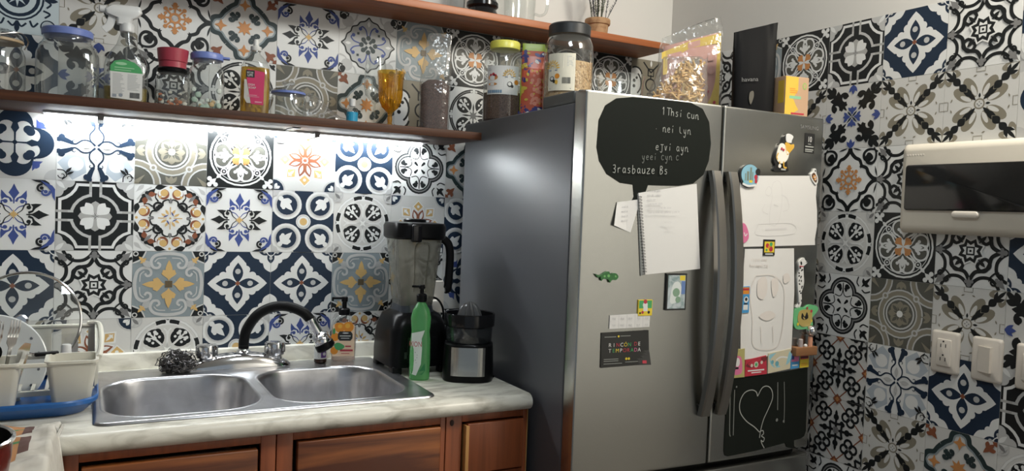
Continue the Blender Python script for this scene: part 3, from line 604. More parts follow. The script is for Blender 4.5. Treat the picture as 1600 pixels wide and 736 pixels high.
for u0, u1 in ((.004, .12), (FW-.075, FW-.004)):
    c = MB().box(u0, u1, .066, .235, CTOP-.001, CTOP+.033, bev=.005).build('hinge_cover', mat('hinge_grey', (.075, .078, .075), .5), fr)
for u in (.022, FW-.022):
    MB().lathe([(.012, CTOP), (.012, FTOP+.004), (.010, FTOP+.006)], 16, c=(u, .052, 0)).build('hinge_pin', MATS['hinge_grey'], fr)
# ---------------------------------------------------------------- things stuck to its doors
class Decal:
    """flat things on the bowed door front; outlines are given as (u, z) on the door"""
    def __init__(s, uc, zc): s.uc, s.zc = uc, zc; s.mb = MB(); s.mats = []; s.lift = .0008
    def _mi(s, m):
        if m not in s.mats: s.mats.append(m)
        return s.mats.index(m)
    def p(s, u, z, off): return (u-s.uc, bow(u)-bow(s.uc)-off, z-s.zc)
    def sheet(s, poly, m, off, th=0, curl=None):
        mi = s._mi(m); us = [q[0] for q in poly]; a, b = min(us), max(us); n = max(1, int((b-a)/(.01 if curl else .03)))
        f = curl or (lambda u, z: 0)
        for k in range(n):
            zs = [q[1] for q in poly]; z0, z1 = min(zs), max(zs); nz = 14 if curl else 1
            for j in range(nz):
                c = clip_poly(poly, a+(b-a)*k/n-1e-7, a+(b-a)*(k+1)/n+1e-7, z0+(z1-z0)*j/nz-1e-7, z0+(z1-z0)*(j+1)/nz+1e-7)
                if len(c) > 2: s.mb.add([s.p(u, z, off+f(u, z)) for u, z in c], [tuple(range(len(c)))], mi)
        if th:
            N = len(poly)
            for k in range(N):
                q, r = poly[k], poly[(k+1) % N]
                s.mb.add([s.p(*q, off+f(*q)), s.p(*q, off-th), s.p(*r, off-th), s.p(*r, off+f(*r))], [(0, 1, 2, 3)], mi)
        s.lift = off
        return s
    def ink(s, polys, m, curl=None):
        mi = s._mi(m); f = curl or (lambda u, z: 0)
        for q in polys:
            s.lift += .000004; s.mb.add([s.p(u, z, s.lift+f(u, z)) for u, z in q], [tuple(range(len(q)))], mi)
        s.lift += .00003; return s
    def text(s, txt, u, z, size, m, rot=0, align='CENTER', squash=1, curl=None):
        vs, fs = text_mesh(txt, size, align); c, sn = math.cos(rot), math.sin(rot)
        P = [(u+(x*squash)*c-y*sn, z+(x*squash)*sn+y*c) for x, y, _ in vs]
        mi = s._mi(m); s.lift += .00005; f = curl or (lambda u, z: 0)
        s.mb.add([s.p(a, b, s.lift+f(a, b)) for a, b in P], fs, mi); return s
    def build(s, name, label, cat, group=None, parent=None):
        o = s.mb.build(name, s.mats, smooth=0)
        if parent:
            o.parent = parent; o.location = (s.uc-parent['uc'], bow(s.uc)-bow(parent['uc']), s.zc-parent['zc']); return o
        o.location = fpt(s.uc, bow(s.uc), s.zc); o.rotation_euler = (0, 0, FPHI)
        return tag(o, label, cat, group)
def smooth_poly(pts, n=5): return [(p[0], p[1]) for p in catmull([(a, b, 0) for a, b in pts], n, True)]
def box4(u0, u1, z0, z1): return [(u0, z0), (u1, z0), (u1, z1), (u0, z1)]
def stroke(pts, w, w1=None, sm=True, n=6): return s_st(pts, w, w1, sm, n)
CHALKB = mat('chalkboard_black', (.008, .010, .008), .7, spec=.12)
CHALK = mat('chalk', (.33, .34, .315), .9)
CHALKF = mat('faint_chalk', (.17, .18, .165), .9)
PAPER = mat('white_paper', (.66, .65, .63), .8)
PENCIL = mat('pencil_grey', (.46, .45, .46), .9); PENF = mat('faint_pencil', (.61, .595, .585), .9); PENO = mat('faint_orange_crayon', (.645, .60, .56), .9)
PRED, PBLU, PGRN, PYEL, PBLK, PWHT, PPNK, PORA = [mat('print_'+n, c, .45) for n, c in (('red', (.42, .03, .05)), ('blue', (.06, .28, .55)), ('green', (.06, .33, .11)), ('yellow', (.68, .52, .04)), ('black', (.015, .015, .015)), ('white', (.66, .66, .64)), ('pink', (.62, .16, .30)), ('orange', (.62, .24, .03)))]
# handwriting: single-stroke letters in a 1 x 1 box
GL = {'T': [[(.0, 1), (.8, 1)], [(.4, 1), (.4, 0)]], 'h': [[(.05, 1), (.05, 0)], [(.05, .4), (.3, .6), (.5, .4), (.5, 0)]], 's': [[(.5, .55), (.2, .6), (.15, .4), (.45, .25), (.35, 0), (.05, .03)]],
      'i': [[(.2, .55), (.2, 0)], [(.2, .8), (.3, .95)]], 'c': [[(.6, .6), (.25, .7), (.05, .35), (.25, 0), (.6, .1)]], 'u': [[(.05, .6), (.08, .1), (.3, 0), (.5, .15), (.52, .6)], [(.52, .6), (.55, 0)]],
      'n': [[(.05, .6), (.05, 0)], [(.05, .4), (.3, .62), (.5, .45), (.55, 0), (.7, .05)]], 'y': [[(.05, .6), (.2, .1), (.45, .2), (.5, .6)], [(.5, .6), (.42, -.3), (.2, -.5), (.1, -.3)]],
      'e': [[(.08, .32), (.5, .36), (.4, .6), (.12, .5), (.08, .15), (.3, 0), (.55, .1)]], 'j': [[(.4, .7), (.4, -.1), (.2, -.3), (.05, -.15)], [(.1, .75), (.7, .75)]], 'a': [[(.5, .55), (.2, .6), (.05, .25), (.25, 0), (.48, .2)], [(.5, .6), (.52, .1), (.65, 0)]],
      'b': [[(.05, 1), (.05, 0), (.4, .05), (.5, .35), (.3, .55), (.05, .4)]], 'z': [[(.05, .6), (.55, .6), (.05, 0), (.6, 0)]], 'r': [[(.05, .6), (.08, 0)], [(.07, .4), (.25, .6), (.45, .55)]], '3': [[(.05, .9), (.4, .95), (.45, .6), (.2, .5), (.5, .35), (.4, 0), (.05, .05)]],
      '1': [[(.05, .75), (.25, 1), (.25, 0)]], 'B': [[(.1, 1), (.1, 0), (.5, .1), (.5, .4), (.1, .5), (.45, .7), (.4, .95), (.1, 1)]], '.': [[(.2, .3), (.26, .36)]], 'l': [[(.1, .9), (.15, .2), (.5, 0)]], 'v': [[(.05, .6), (.25, 0), (.45, .62)]], 'L': [[(.1, .6), (.15, .1), (.4, .05)]], 'd': [[(.5, .5), (.2, .55), (.05, .25), (.25, 0), (.5, .2)], [(.5, 1), (.5, 0)]], 'o': [[(.3, .6), (.05, .35), (.25, 0), (.5, .3), (.3, .6)]], 'm': [[(.05, .6), (.05, 0)], [(.05, .4), (.25, .6), (.35, .0)], [(.35, .4), (.55, .6), (.65, 0)]], 't': [[(.25, .9), (.25, .05), (.45, 0)], [(.05, .6), (.5, .6)]], 'p': [[(.05, .6), (.05, -.4)], [(.05, .5), (.4, .6), (.5, .3), (.3, 0), (.05, .1)]], 'g': [[(.5, .5), (.2, .6), (.05, .3), (.25, .05), (.5, .2)], [(.5, .6), (.45, -.3), (.1, -.3)]], 'f': [[(.5, .95), (.3, .9), (.25, 0)], [(.05, .5), (.5, .5)]], 'q': [[(.5, .5), (.2, .6), (.05, .3), (.25, .05), (.5, .2)], [(.5, .6), (.5, -.4)]]}
def hand(txt, u, z, h, w, slope=0, adv=.72):
    out = []; x = u
    for ch in txt:
        for st_ in GL.get(ch, []):
            out += stroke([(x+px*h*.8, z+py*h+slope*(x+px*h*.8-u)) for px, py in st_], w)
        x += h*adv if ch != ' ' else h*.55
    return out
# speech bubble board
b = [(.037, 1.585), (.040, 1.655), (.058, 1.695), (.090, 1.716), (.140, 1.724), (.235, 1.727), (.330, 1.727), (.372, 1.714), (.397, 1.68), (.407, 1.62), (.402, 1.572), (.385, 1.532), (.350, 1.506), (.300, 1.497), (.245, 1.495), (.199, 1.494), (.190, 1.468), (.172, 1.452), (.147, 1.442), (.157, 1.462), (.152, 1.493), (.112, 1.496), (.070, 1.517), (.046, 1.55)]
d = Decal(.22, 1.60).sheet(b, CHALKB, .0018, .0018)
d.ink(hand('1Thsi cun', .236, 1.686, .020, .0016, -.02), CHALK).ink(hand('. nei lyn', .214, 1.640, .020, .0015, .0), CHALK)
d.ink(hand('ejvi ayn', .218, 1.590, .020, .0015, .02), CHALK).ink(hand('yeei Cyn c'.replace('C', 'c'), .175, 1.561, .018, .0014, .05), CHALKF)
d.ink(hand('3rasbauze Bs', .085, 1.522, .021, .0018, .03), CHALK)
d.build('chalkboard_sticker', 'black speech bubble chalkboard with chalk writing high on the left fridge door', 'chalkboard')
# torn small note
cl = lambda u, z: max(0, (.135-u))*.25*max(0, (1.455-z)/.09)
Decal(.135, 1.41).sheet([(.104, 1.445), (.178, 1.456), (.150, 1.366), (.093, 1.384)], PAPER, .002, .0, cl).ink(sum([hand('moeln', .118, 1.43-.012*k, .006, .0006, .12) for k in range(4)], []), PENCIL, cl).build('paper_note', 'small slanted white note tucked under the tail of the speech bubble board', 'note')
# spiral notepad sheet: pad with torn ring edge
pad = thing('notepad', 'white spiral notepad with a pencilled list hanging on the left fridge door', 'notepad', fpt(.27, bow(.27), 1.38), FPHI); pad['uc'] = .27; pad['zc'] = 1.38
d = Decal(.27, 1.38).sheet([(.168, 1.472), (.360, 1.506), (.386, 1.270), (.200, 1.254)], PAPER, .005, .002)
tl = ['lista de pan', 'ajo de semana', 'ajos ver', 'tomate de cada', 'cebolla a pina de casa', 'leer a todo en semanas y parte']
for k, tx in enumerate(tl): d.ink(hand(tx, .196, 1.476-.0115*k, .0058, .0006, .06, .6), PENCIL)
d.ink(hand('mensaje', .25, 1.395, .0055, .0006, 0, .6), PENF).ink(hand('a casa', .262, 1.383, .0055, .0006, 0, .6), PENF)
o = d.build('sheet', '', '', parent=pad); 
d = Decal(.185, 1.36).sheet([(.166, 1.470), (.181, 1.470), (.203, 1.255), (.188, 1.250)], mat('pad_back_grey', (.25, .26, .25), .7), .0028, .002); d.build('backing', '', '', parent=pad)
mb = MB()
for k in range(26):
    s = k/25; u = .172+.026*s; z = 1.462-.200*s
    mb.tube([(u-.27-.006, bow(u)-bow(.27)-.006, z-1.38), (u-.27, bow(u)-bow(.27)-.0085, z-1.38+.001), (u-.27+.006, bow(u)-bow(.27)-.0065, z-1.38)], .0009, 5)
mb.build('wire_spiral', mat('wire_dark', (.06, .06, .06), .4, metal=.6), pad)
# small magnets on the left door
d = Decal(.079, 1.245).sheet(smooth_poly([(.045, 1.256), (.054, 1.246), (.06, 1.249), (.064, 1.238), (.07, 1.243), (.085, 1.241), (.09, 1.233), (.096, 1.240), (.108, 1.240), (.115, 1.248), (.110, 1.256), (.100, 1.258), (.092, 1.252), (.086, 1.262), (.076, 1.260), (.066, 1.254), (.056, 1.252)], 3), mat('lizard_green', (.03, .13, .035), .4), .007, .007)
d.ink(s_c(.107, 1.250, .003)+s_c(.085, 1.251, .004)+s_c(.073, 1.250, .003), mat('lizard_light', (.15, .40, .12), .4)).ink(s_c(.109, 1.251, .0012), PBLK)
d.build('fridge_magnet', 'small green lizard magnet on the left fridge door', 'magnet')
d = Decal(.305, 1.207).sheet(box4(.272, .340, 1.156, 1.257), PBLK, .006, .006).sheet(box4(.2765, .3355, 1.1605, 1.2525), mat('picture_grey', (.45, .50, .52), .3, noise=((.22, .30, .30), (60, 60, 60), 3, .4, .6)), .0065)
d.ink(smooth_poly([(.285, 1.18), (.30, 1.175), (.318, 1.19), (.322, 1.22), (.31, 1.235), (.292, 1.225)] ,3) and [smooth_poly([(.285, 1.18), (.30, 1.175), (.318, 1.19), (.322, 1.22), (.31, 1.235), (.292, 1.225)], 3)], mat('picture_pale', (.62, .66, .64), .4)).ink([box4(.316, .334, 1.238, 1.2515)], PYEL).ink([box4(.322, .335, 1.20, 1.236)], mat('picture_blue', (.12, .2, .42), .4)).ink(s_c(.305, 1.205, .012)+s_c(.312, 1.185, .009), mat('picture_green', (.2, .32, .22), .4))
d.build('fridge_magnet', 'framed upright picture magnet under the notepad corner', 'magnet')
d = Decal(.206, 1.165).sheet(box4(.184, .229, 1.143, 1.186), PYEL, .004, .004).ink([box4(.186, .2275, 1.163, 1.184)], PGRN).ink(s_c(.206, 1.172, .008)+[box4(.200, .214, 1.155, 1.168)], PWHT).ink(s_c(.206, 1.181, .006)+s_c(.198, 1.152, .004), PRED).ink(s_c(.218, 1.152, .004)+s_c(.19, 1.150, .003), PBLK)
d.build('fridge_magnet', 'small square yellow and green picture magnet above the black flyer', 'magnet')
d = Decal(.16, 1.13).sheet([(.0965, 1.110), (.223, 1.112), (.224, 1.149), (.097, 1.146)], PAPER, .003, .003)
d.ink(sum([stroke([(.099+.0255*k, 1.111), (.099+.0255*k, 1.147)], .0009, None, False) for k in range(1, 5)], [])+stroke([(.098, 1.129), (.222, 1.130)], .0009, None, False)+stroke([(.098, 1.146), (.223, 1.1485)], .0009, None, False), PENCIL)
for k in range(5):
    for r in range(2): d.ink(hand('ne', .105+.0255*k, 1.116+.018*r, .008, .0007), PENCIL)
d.build('paper_strip', 'white paper strip ruled into ten small boxes above the black flyer', 'note')
flc = lambda u, z: .18*max(0, (u-.205)+(1.035-z))*(u > .195)*(z < 1.045)
d = Decal(.15, 1.055).sheet([(.0745, 1.007), (.228, 1.010), (.2215, 1.103), (.073, 1.100)], mat('flyer_black', (.02, .02, .018), .35), .0025, .0, flc)
cols = [PWHT, PWHT, PRED, PWHT, PYEL, PGRN]
for k, ch in enumerate('RINCÓN'): d.text(ch, .101+.0122*k, 1.066, .0145, [PWHT, PWHT, PRED, PWHT, PYEL, PGRN][k])
for k, ch in enumerate('DE'): d.text(ch, .181+.0115*k, 1.067, .0145, [PRED, PWHT][k])
for k, ch in enumerate('TEMPORADA'): d.text(ch, .101+.0115*k, 1.051, .0145, [PWHT, PGRN, PYEL, PWHT, PRED, PRED, PGRN, PPNK, PWHT][k])
d.ink([box4(.083+.004*k, .0862+.004*k, 1.0875, 1.0895) for k in range(9)]+[box4(.132+.004*k, .135+.004*k, 1.089, 1.091) for k in range(8)], CHALK).ink(s_c(.126, 1.0895, .003), PYEL)
d.ink([box4(.083, .128, 1.0285, 1.030), box4(.083, .128, 1.0235, 1.025), box4(.083, .14, 1.0165, 1.0178), box4(.15, .19, 1.019, 1.0202)], CHALK, flc).ink(s_c(.153, 1.0285, .0035)+s_c(.161, 1.0285, .0035), PYEL).ink([box4(.203, .215, 1.014, 1.022)], PRED, flc)
d.build('flyer', 'black flyer with colourful capital letters low on the left fridge door', 'flyer')
# right door: badge, chef, round, food, papers
d = Decal(.80, 1.698); d.lift = .0006; d.text('SAMSUNG', .801, 1.698, .016, mat('logo_grey', (.20, .20, .195), .4), squash=1.15); d.build('brand_lettering', 'faint grey raised lettering at the top right of the right fridge door', 'lettering')
d = Decal(.804, 1.651).sheet(box4(.782, .826, 1.621, 1.681), PBLK, .0012, .0012)
d.text('10', .804, 1.662, .024, PWHT, squash=.8).ink([box4(.797, .811, 1.6475, 1.6495), box4(.785, .823, 1.639, 1.6425), box4(.785, .822, 1.630, 1.6335), box4(.785, .818, 1.625, 1.6275)], CHALK)
d.build('sticker', 'black warranty sticker with a white number near the right edge of the right door', 'sticker')
d = Decal(.69, 1.605).sheet(smooth_poly([(.648, 1.588), (.652, 1.61), (.664, 1.632), (.678, 1.640), (.686, 1.662), (.70, 1.668), (.716, 1.656), (.715, 1.640), (.722, 1.632), (.712, 1.612), (.703, 1.596), (.706, 1.577), (.708, 1.560), (.652, 1.558), (.655, 1.575)], 4), PBLK, .006, .006)
d.sheet(smooth_poly([(.656, 1.596), (.660, 1.622), (.672, 1.640), (.688, 1.638), (.697, 1.622), (.708, 1.614), (.703, 1.596), (.688, 1.584), (.670, 1.583)], 4), mat('cream_body', (.74, .72, .64), .4), .008, .002)
d.sheet(smooth_poly([(.690, 1.640), (.698, 1.646), (.714, 1.640), (.727, 1.642), (.728, 1.632), (.718, 1.622), (.702, 1.608), (.694, 1.618)], 4), mat('beak_yellow', (.62, .36, .05), .4), .008, .002)
d.sheet(smooth_poly([(.694, 1.647), (.691, 1.664), (.698, 1.671), (.711, 1.670), (.722, 1.664), (.716, 1.652), (.714, 1.645)], 4), PWHT, .009, .002)
d.ink(stroke([(.662, 1.612), (.656, 1.60), (.660, 1.592)], .004)+stroke([(.668, 1.588), (.670, 1.574), (.664, 1.571)], .004)+stroke([(.686, 1.588), (.688, 1.572), (.700, 1.570)], .005), MATS['beak_yellow']).ink(s_c(.670, 1.574, .006), PWHT).ink(s_c(.675, 1.625, .004)+s_c(.683, 1.622, .004), PRED).ink([box4(.676, .696, 1.562, 1.567)], CHALK)
d.build('fridge_magnet', 'bird shaped magnet in a white chef hat high on the right fridge door', 'magnet')
d = Decal(.552, 1.538).sheet([(.552+.037*math.cos(a), 1.538+.034*math.sin(a)) for a in [2*PI*k/28 for k in range(28)]], PBLK, .006, .006)
d.sheet([(.554+.034*math.cos(a), 1.541+.030*math.sin(a)) for a in [2*PI*k/28 for k in range(28)]], mat('magnet_sky', (.22, .42, .52), .35), .0075, .002)
d.ink([box4(.528, .580, 1.514, 1.526)], mat('magnet_teal', (.10, .38, .40), .4)).ink([box4(.534, .538, 1.524, 1.545), box4(.541, .550, 1.524, 1.551), box4(.553, .560, 1.524, 1.563), box4(.562, .566, 1.524, 1.55)], mat('magnet_stone', (.16, .20, .16), .5)).ink([box4(.551, .564, 1.519, 1.526)], PYEL).ink(s_c(.577, 1.536, .007)+[box4(.573, .582, 1.518, 1.534)], PRED).ink(s_c(.584, 1.551, .010), PBLK).ink(stroke([(.526, 1.515), (.55, 1.509), (.578, 1.513)], .006), PWHT)
d.build('fridge_magnet', 'round skyline magnet at the top left corner of the upper drawing', 'magnet')
d = Decal(.832, 1.552).sheet(smooth_poly([(.812, 1.558), (.822, 1.566), (.829, 1.576), (.836, 1.573), (.838, 1.562), (.846, 1.548), (.846, 1.534), (.837, 1.527), (.826, 1.534), (.815, 1.545)], 4), PWHT, .005, .005)
d.ink([smooth_poly([(.816, 1.556), (.826, 1.563), (.836, 1.556), (.842, 1.543), (.838, 1.533), (.828, 1.538), (.819, 1.547)], 3)], mat('food_brown', (.10, .045, .02), .5)).ink(stroke([(.822, 1.548), (.834, 1.556)], .004)+stroke([(.828, 1.541), (.838, 1.549)], .004), PORA).ink(s_c(.832, 1.569, .003), PBLK)
d.build('fridge_magnet', 'small food shaped magnet at the top right corner of the upper drawing', 'magnet')
d = Decal(.69, 1.44).sheet([(.540, 1.333), (.852, 1.342), (.850, 1.36), (.857, 1.40), (.853, 1.45), (.845, 1.49), (.848, 1.555), (.520, 1.537), (.528, 1.44)], PAPER, .0016, .0008)
d.ink(stroke([(.655, 1.525), (.675, 1.53), (.690, 1.515), (.694, 1.47), (.688, 1.42), (.672, 1.398), (.655, 1.398)], .0018)+stroke([(.655, 1.525), (.648, 1.505), (.652, 1.48), (.645, 1.43), (.648, 1.40)], .0018)+stroke([(.625, 1.50), (.637, 1.512), (.65, 1.50), (.64, 1.485), (.625, 1.49), (.625, 1.50)], .0018)+stroke([(.625, 1.46), (.615, 1.44), (.64, 1.43)], .0018)+stroke([(.69, 1.49), (.715, 1.48), (.725, 1.45), (.70, 1.44)], .0018)+stroke([(.60, 1.40), (.74, 1.405), (.75, 1.375), (.60, 1.368), (.60, 1.40)], .0018)+stroke([(.63, 1.385), (.72, 1.39)], .006)+stroke([(.66, 1.46), (.68, 1.455)], .003), PENF)
d.build('drawing', 'upper white sheet with a faint pencil drawing on the right fridge door', 'drawing')
d = Decal(.55, 1.372).sheet(smooth_poly([(.530, 1.396), (.546, 1.400), (.560, 1.380), (.563, 1.358), (.548, 1.345), (.534, 1.35)], 3), PPNK, .004, .004).ink(stroke([(.545, 1.375), (.55, 1.365), (.557, 1.372)], .003), PWHT)
d.build('fridge_magnet', 'pink magnet half hidden behind the right door handle', 'magnet')
d = Decal(.648, 1.333).sheet(box4(.6245, .672, 1.309, 1.356), PBLK, .004, .004).sheet(box4(.628, .669, 1.318, 1.350), PYEL, .0045).ink(s_c(.640, 1.338, .007)+s_c(.655, 1.328, .008), PRED).ink(s_c(.655, 1.342, .006)+s_c(.637, 1.325, .004), PGRN).ink(s_c(.647, 1.334, .005), PORA).ink([box4(.632, .664, 1.3115, 1.315)], PWHT)
d.build('fridge_magnet', 'small square multicoloured magnet between the two drawings', 'magnet')
d = Decal(.66, 1.17).sheet([(.553, 1.327), (.757, 1.331), (.768, 1.20), (.768, 1.02), (.66, 1.008), (.556, 1.003), (.548, 1.15)], PAPER, .0016, .0008)
d.ink(hand('esperame', .58, 1.292, .011, .0016, .0, .75)+hand('hermanita', .575, 1.274, .011, .0016, 0, .75), PENO)
d.ink([smooth_poly(p, 3) for p in ([(.61, 1.235), (.64, 1.245), (.65, 1.21), (.635, 1.18), (.61, 1.19)], [(.665, 1.235), (.69, 1.24), (.695, 1.205), (.675, 1.185)], [(.62, 1.13), (.66, 1.145), (.69, 1.13), (.655, 1.115)], [(.715, 1.25), (.735, 1.255), (.745, 1.235), (.72, 1.225)])], PENO)
d.ink(stroke([(.60, 1.25), (.58, 1.20), (.595, 1.12), (.60, 1.05), (.64, 1.03), (.70, 1.035), (.72, 1.08), (.725, 1.16), (.715, 1.22), (.67, 1.25), (.60, 1.25)], .002)+stroke([(.63, 1.10), (.635, 1.05)], .002)+stroke([(.68, 1.10), (.685, 1.05)], .002), PENO)
d.build('drawing', 'lower white sheet with a faint orange crayon drawing on the right fridge door', 'drawing')
d = Decal(.795, 1.235).sheet(smooth_poly([(.778, 1.285), (.785, 1.297), (.800, 1.303), (.806, 1.296), (.816, 1.288), (.806, 1.280), (.800, 1.275), (.803, 1.25), (.806, 1.225), (.800, 1.205), (.797, 1.195), (.800, 1.17), (.793, 1.152), (.778, 1.150), (.781, 1.157), (.788, 1.165), (.784, 1.19), (.780, 1.21), (.776, 1.24), (.782, 1.265)], 3), PWHT, .005, .005)
random.seed(3)
d.ink(sum([s_e(.781+.020*random.random(), 1.16+.115*random.random(), .0026, .004, random.random()*180, 8) for k in range(17)], [])+s_e(.789, 1.286, .004, .006, 20)+s_c(.812, 1.289, .002), PBLK).ink(stroke([(.781, 1.277), (.800, 1.276)], .003), PRED)
d.build('fridge_magnet', 'tall thin black spotted white dog magnet beside the lower drawing', 'magnet')
d = Decal(.565, 1.18).sheet([(.546, 1.141), (.578, 1.142), (.577, 1.219), (.546, 1.218)], PBLU, .004, .004).ink([box4(.548, .576, 1.196, 1.216)], PORA).ink(s_c(.565, 1.18, .009)+[box4(.555, .573, 1.150, 1.165)], PWHT).ink(s_c(.565, 1.181, .005)+[box4(.557, .571, 1.166, 1.170)], PBLK).ink([box4(.549, .575, 1.207, 1.213)], PRED)
d.build('fridge_magnet', 'blue and orange magnet beside the handle on the lower drawing', 'magnet')
d = Decal(.82, 1.117).sheet(smooth_poly([(.768, 1.118), (.775, 1.145), (.79, 1.153), (.815, 1.150), (.838, 1.158), (.872, 1.152), (.878, 1.140), (.862, 1.125), (.852, 1.115), (.857, 1.095), (.845, 1.086), (.80, 1.083), (.775, 1.09)], 4), mat('magnet_green', (.14, .46, .20), .4), .005, .005)
d.sheet(smooth_poly([(.785, 1.112), (.79, 1.138), (.815, 1.144), (.845, 1.140), (.85, 1.120), (.842, 1.096), (.805, 1.092)], 4), mat('magnet_tan', (.42, .32, .10), .5), .0065, .001).ink([smooth_poly([(.80, 1.118), (.803, 1.134), (.815, 1.122), (.824, 1.136), (.832, 1.118), (.815, 1.112)], 3)], PBLK).ink(s_c(.845, 1.138, .005)+s_c(.825, 1.148, .004), PRED).ink(s_c(.786, 1.10, .005)+s_c(.848, 1.108, .004), PYEL)
d.build('fridge_magnet', 'green cut out cartoon face magnet below the spotted dog magnet', 'magnet')
# wooden rack magnet with tiny bottles
rk = thing('fridge_magnet', 'small wooden rack magnet holding two little bottles near the right door edge', 'magnet', fpt(.815, bow(.815), 1.017), FPHI)
MB().box(-.045, .045, -.022, 0, -.013, .014, bev=.002).build('wooden_block', mat('magnet_wood', (.24, .11, .045), .55), rk)
MB().lathe([(.007, .014), (.007, .042), (.006, .044)], 14, c=(.023, -.012, 0)).build('bottle', mat('copper_tube', (.55, .26, .16), .4), rk)
MB().ball((.026, -.012, .062), .017, 10).build('bottle_top', mat('chrome', (.75, .75, .76), .12, metal=1), rk)
MB().lathe([(.007, .014), (.007, .036), (.005, .038)], 14, c=(-.018, -.012, 0)).build('bottle', mat('grey_tube', (.38, .33, .32), .4), rk)
MB().ball((.003, -.012, .016), .006, 8).build('cork', PWHT, rk)
# the row of magnets along the top of the lower board
d = Decal(.55, .994).sheet([(.527, .953), (.573, .953), (.569, 1.037), (.527, 1.034)], mat('magnet_gold', (.40, .36, .14), .5), .004, .004).ink([smooth_poly([(.528, .965), (.56, .965), (.562, .99), (.556, 1.012), (.54, 1.017), (.528, 1.01)], 3)], PPNK).ink(s_e(.543, .998, .009, .013), PWHT).ink([box4(.535, .548, .978, .984)], PBLK)
d.build('fridge_magnet', 'gold magnet with a pink oval, leftmost of the row above the heart board', 'magnet')
d = Decal(.618, .985).sheet([(.574, .954), (.664, .956), (.658, 1.012), (.574, 1.002)], PRED, .004, .004).ink([smooth_poly([(.576, .985), (.60, 1.0), (.656, 1.008), (.655, .995), (.62, .985), (.60, .978)], 3)], mat('magnet_maroon', (.15, .02, .025), .5)).ink(s_c(.618, .987, .009)+s_c(.640, .992, .005)+s_c(.60, .985, .005), mat('magnet_cream', (.55, .50, .42), .5)).ink(s_star(6, .008, .004, 0, .618, .987), PGRN).ink([box4(.585, .652, .968, .972), box4(.600, .640, .962, .965)], PWHT)
d.build('fridge_magnet', 'dark red rectangular magnet with white lettering in the row above the heart board', 'magnet')
d = Decal(.715, .99).sheet([(.668, .957), (.764, .965), (.763, 1.026), (.666, 1.017)], mat('magnet_beach', (.55, .50, .36), .5), .004, .004).ink([smooth_poly([(.672, .998), (.675, 1.014), (.76, 1.018), (.76, .985), (.73, .975), (.70, .972), (.68, .982)], 3)], mat('magnet_sea', (.25, .48, .56), .45)).ink(s_c(.685, .99, .006)+s_c(.705, .984, .008), mat('magnet_reef', (.12, .32, .38), .5)).ink(stroke([(.70, .995), (.72, 1.003), (.75, 1.0)], .005), PWHT)
d.build('fridge_magnet', 'pale blue beach magnet in the row above the heart board', 'magnet')
d = Decal(.785, .988).sheet([(.766, .963), (.804, .965), (.803, 1.012), (.766, 1.010)], PBLU, .004, .004).ink([box4(.768, .801, .985, 1.008)], PPNK).ink([box4(.768, .780, .992, 1.006)], mat('magnet_navy', (.03, .05, .2), .5)).ink([box4(.772, .797, .972, .976)], PWHT)
d.build('fridge_magnet', 'small blue and pink flag like magnet in the row above the heart board', 'magnet')
d = Decal(.828, .985).sheet([(.807, .964), (.848, .964), (.846, 1.004), (.807, 1.006)], PYEL, .004, .004).ink([box4(.808, .845, .99, 1.003)], PRED).ink([box4(.808, .845, .994, .998)], PBLK).ink([box4(.812, .840, .975, .977), box4(.812, .838, .970, .972)], PORA)
d.build('fridge_magnet', 'yellow and red magnet, rightmost of the row above the heart board', 'magnet')
# lower heart board
def rr(pts, r): return pts
d = Decal(.68, .84).sheet([(.512, .951), (.690, .9545), (.846, .962), (.851, .86), (.853, .762), (.846, .748), (.829, .742), (.80, .740), (.802, .722), (.815, .713), (.792, .716), (.770, .722), (.760, .737), (.64, .728), (.523, .724), (.513, .728), (.508, .742), (.509, .85)], CHALKB, .0018, .0018)
d.ink(stroke([(.632, .891), (.625, .905), (.605, .912), (.578, .905), (.562, .880), (.565, .85), (.59, .822), (.625, .80), (.646, .783)], .0028)+stroke([(.632, .891), (.65, .915), (.672, .918), (.690, .905), (.695, .88), (.68, .85), (.662, .82), (.652, .79), (.648, .765)], .0028)+stroke([(.646, .783), (.66, .786), (.664, .776), (.656, .770), (.668, .762), (.664, .752), (.655, .757), (.66, .745), (.67, .732)], .0028), CHALK)
d.ink(stroke([(.522, .905), (.526, .80), (.530, .782)], .003)+stroke([(.538, .918), (.540, .82), (.541, .784)], .003)+stroke([(.714, .927), (.717, .88), (.719, .842)], .003)+stroke([(.742, .926), (.748, .86), (.75, .80)], .0026), CHALKF).ink(s_c(.718, .812, .005)+s_c(.748, .805, .004)+s_c(.545, .926, .003), CHALKF)
d.build('chalkboard_sticker', 'black chalkboard with a chalk heart low on the right fridge door', 'chalkboard')
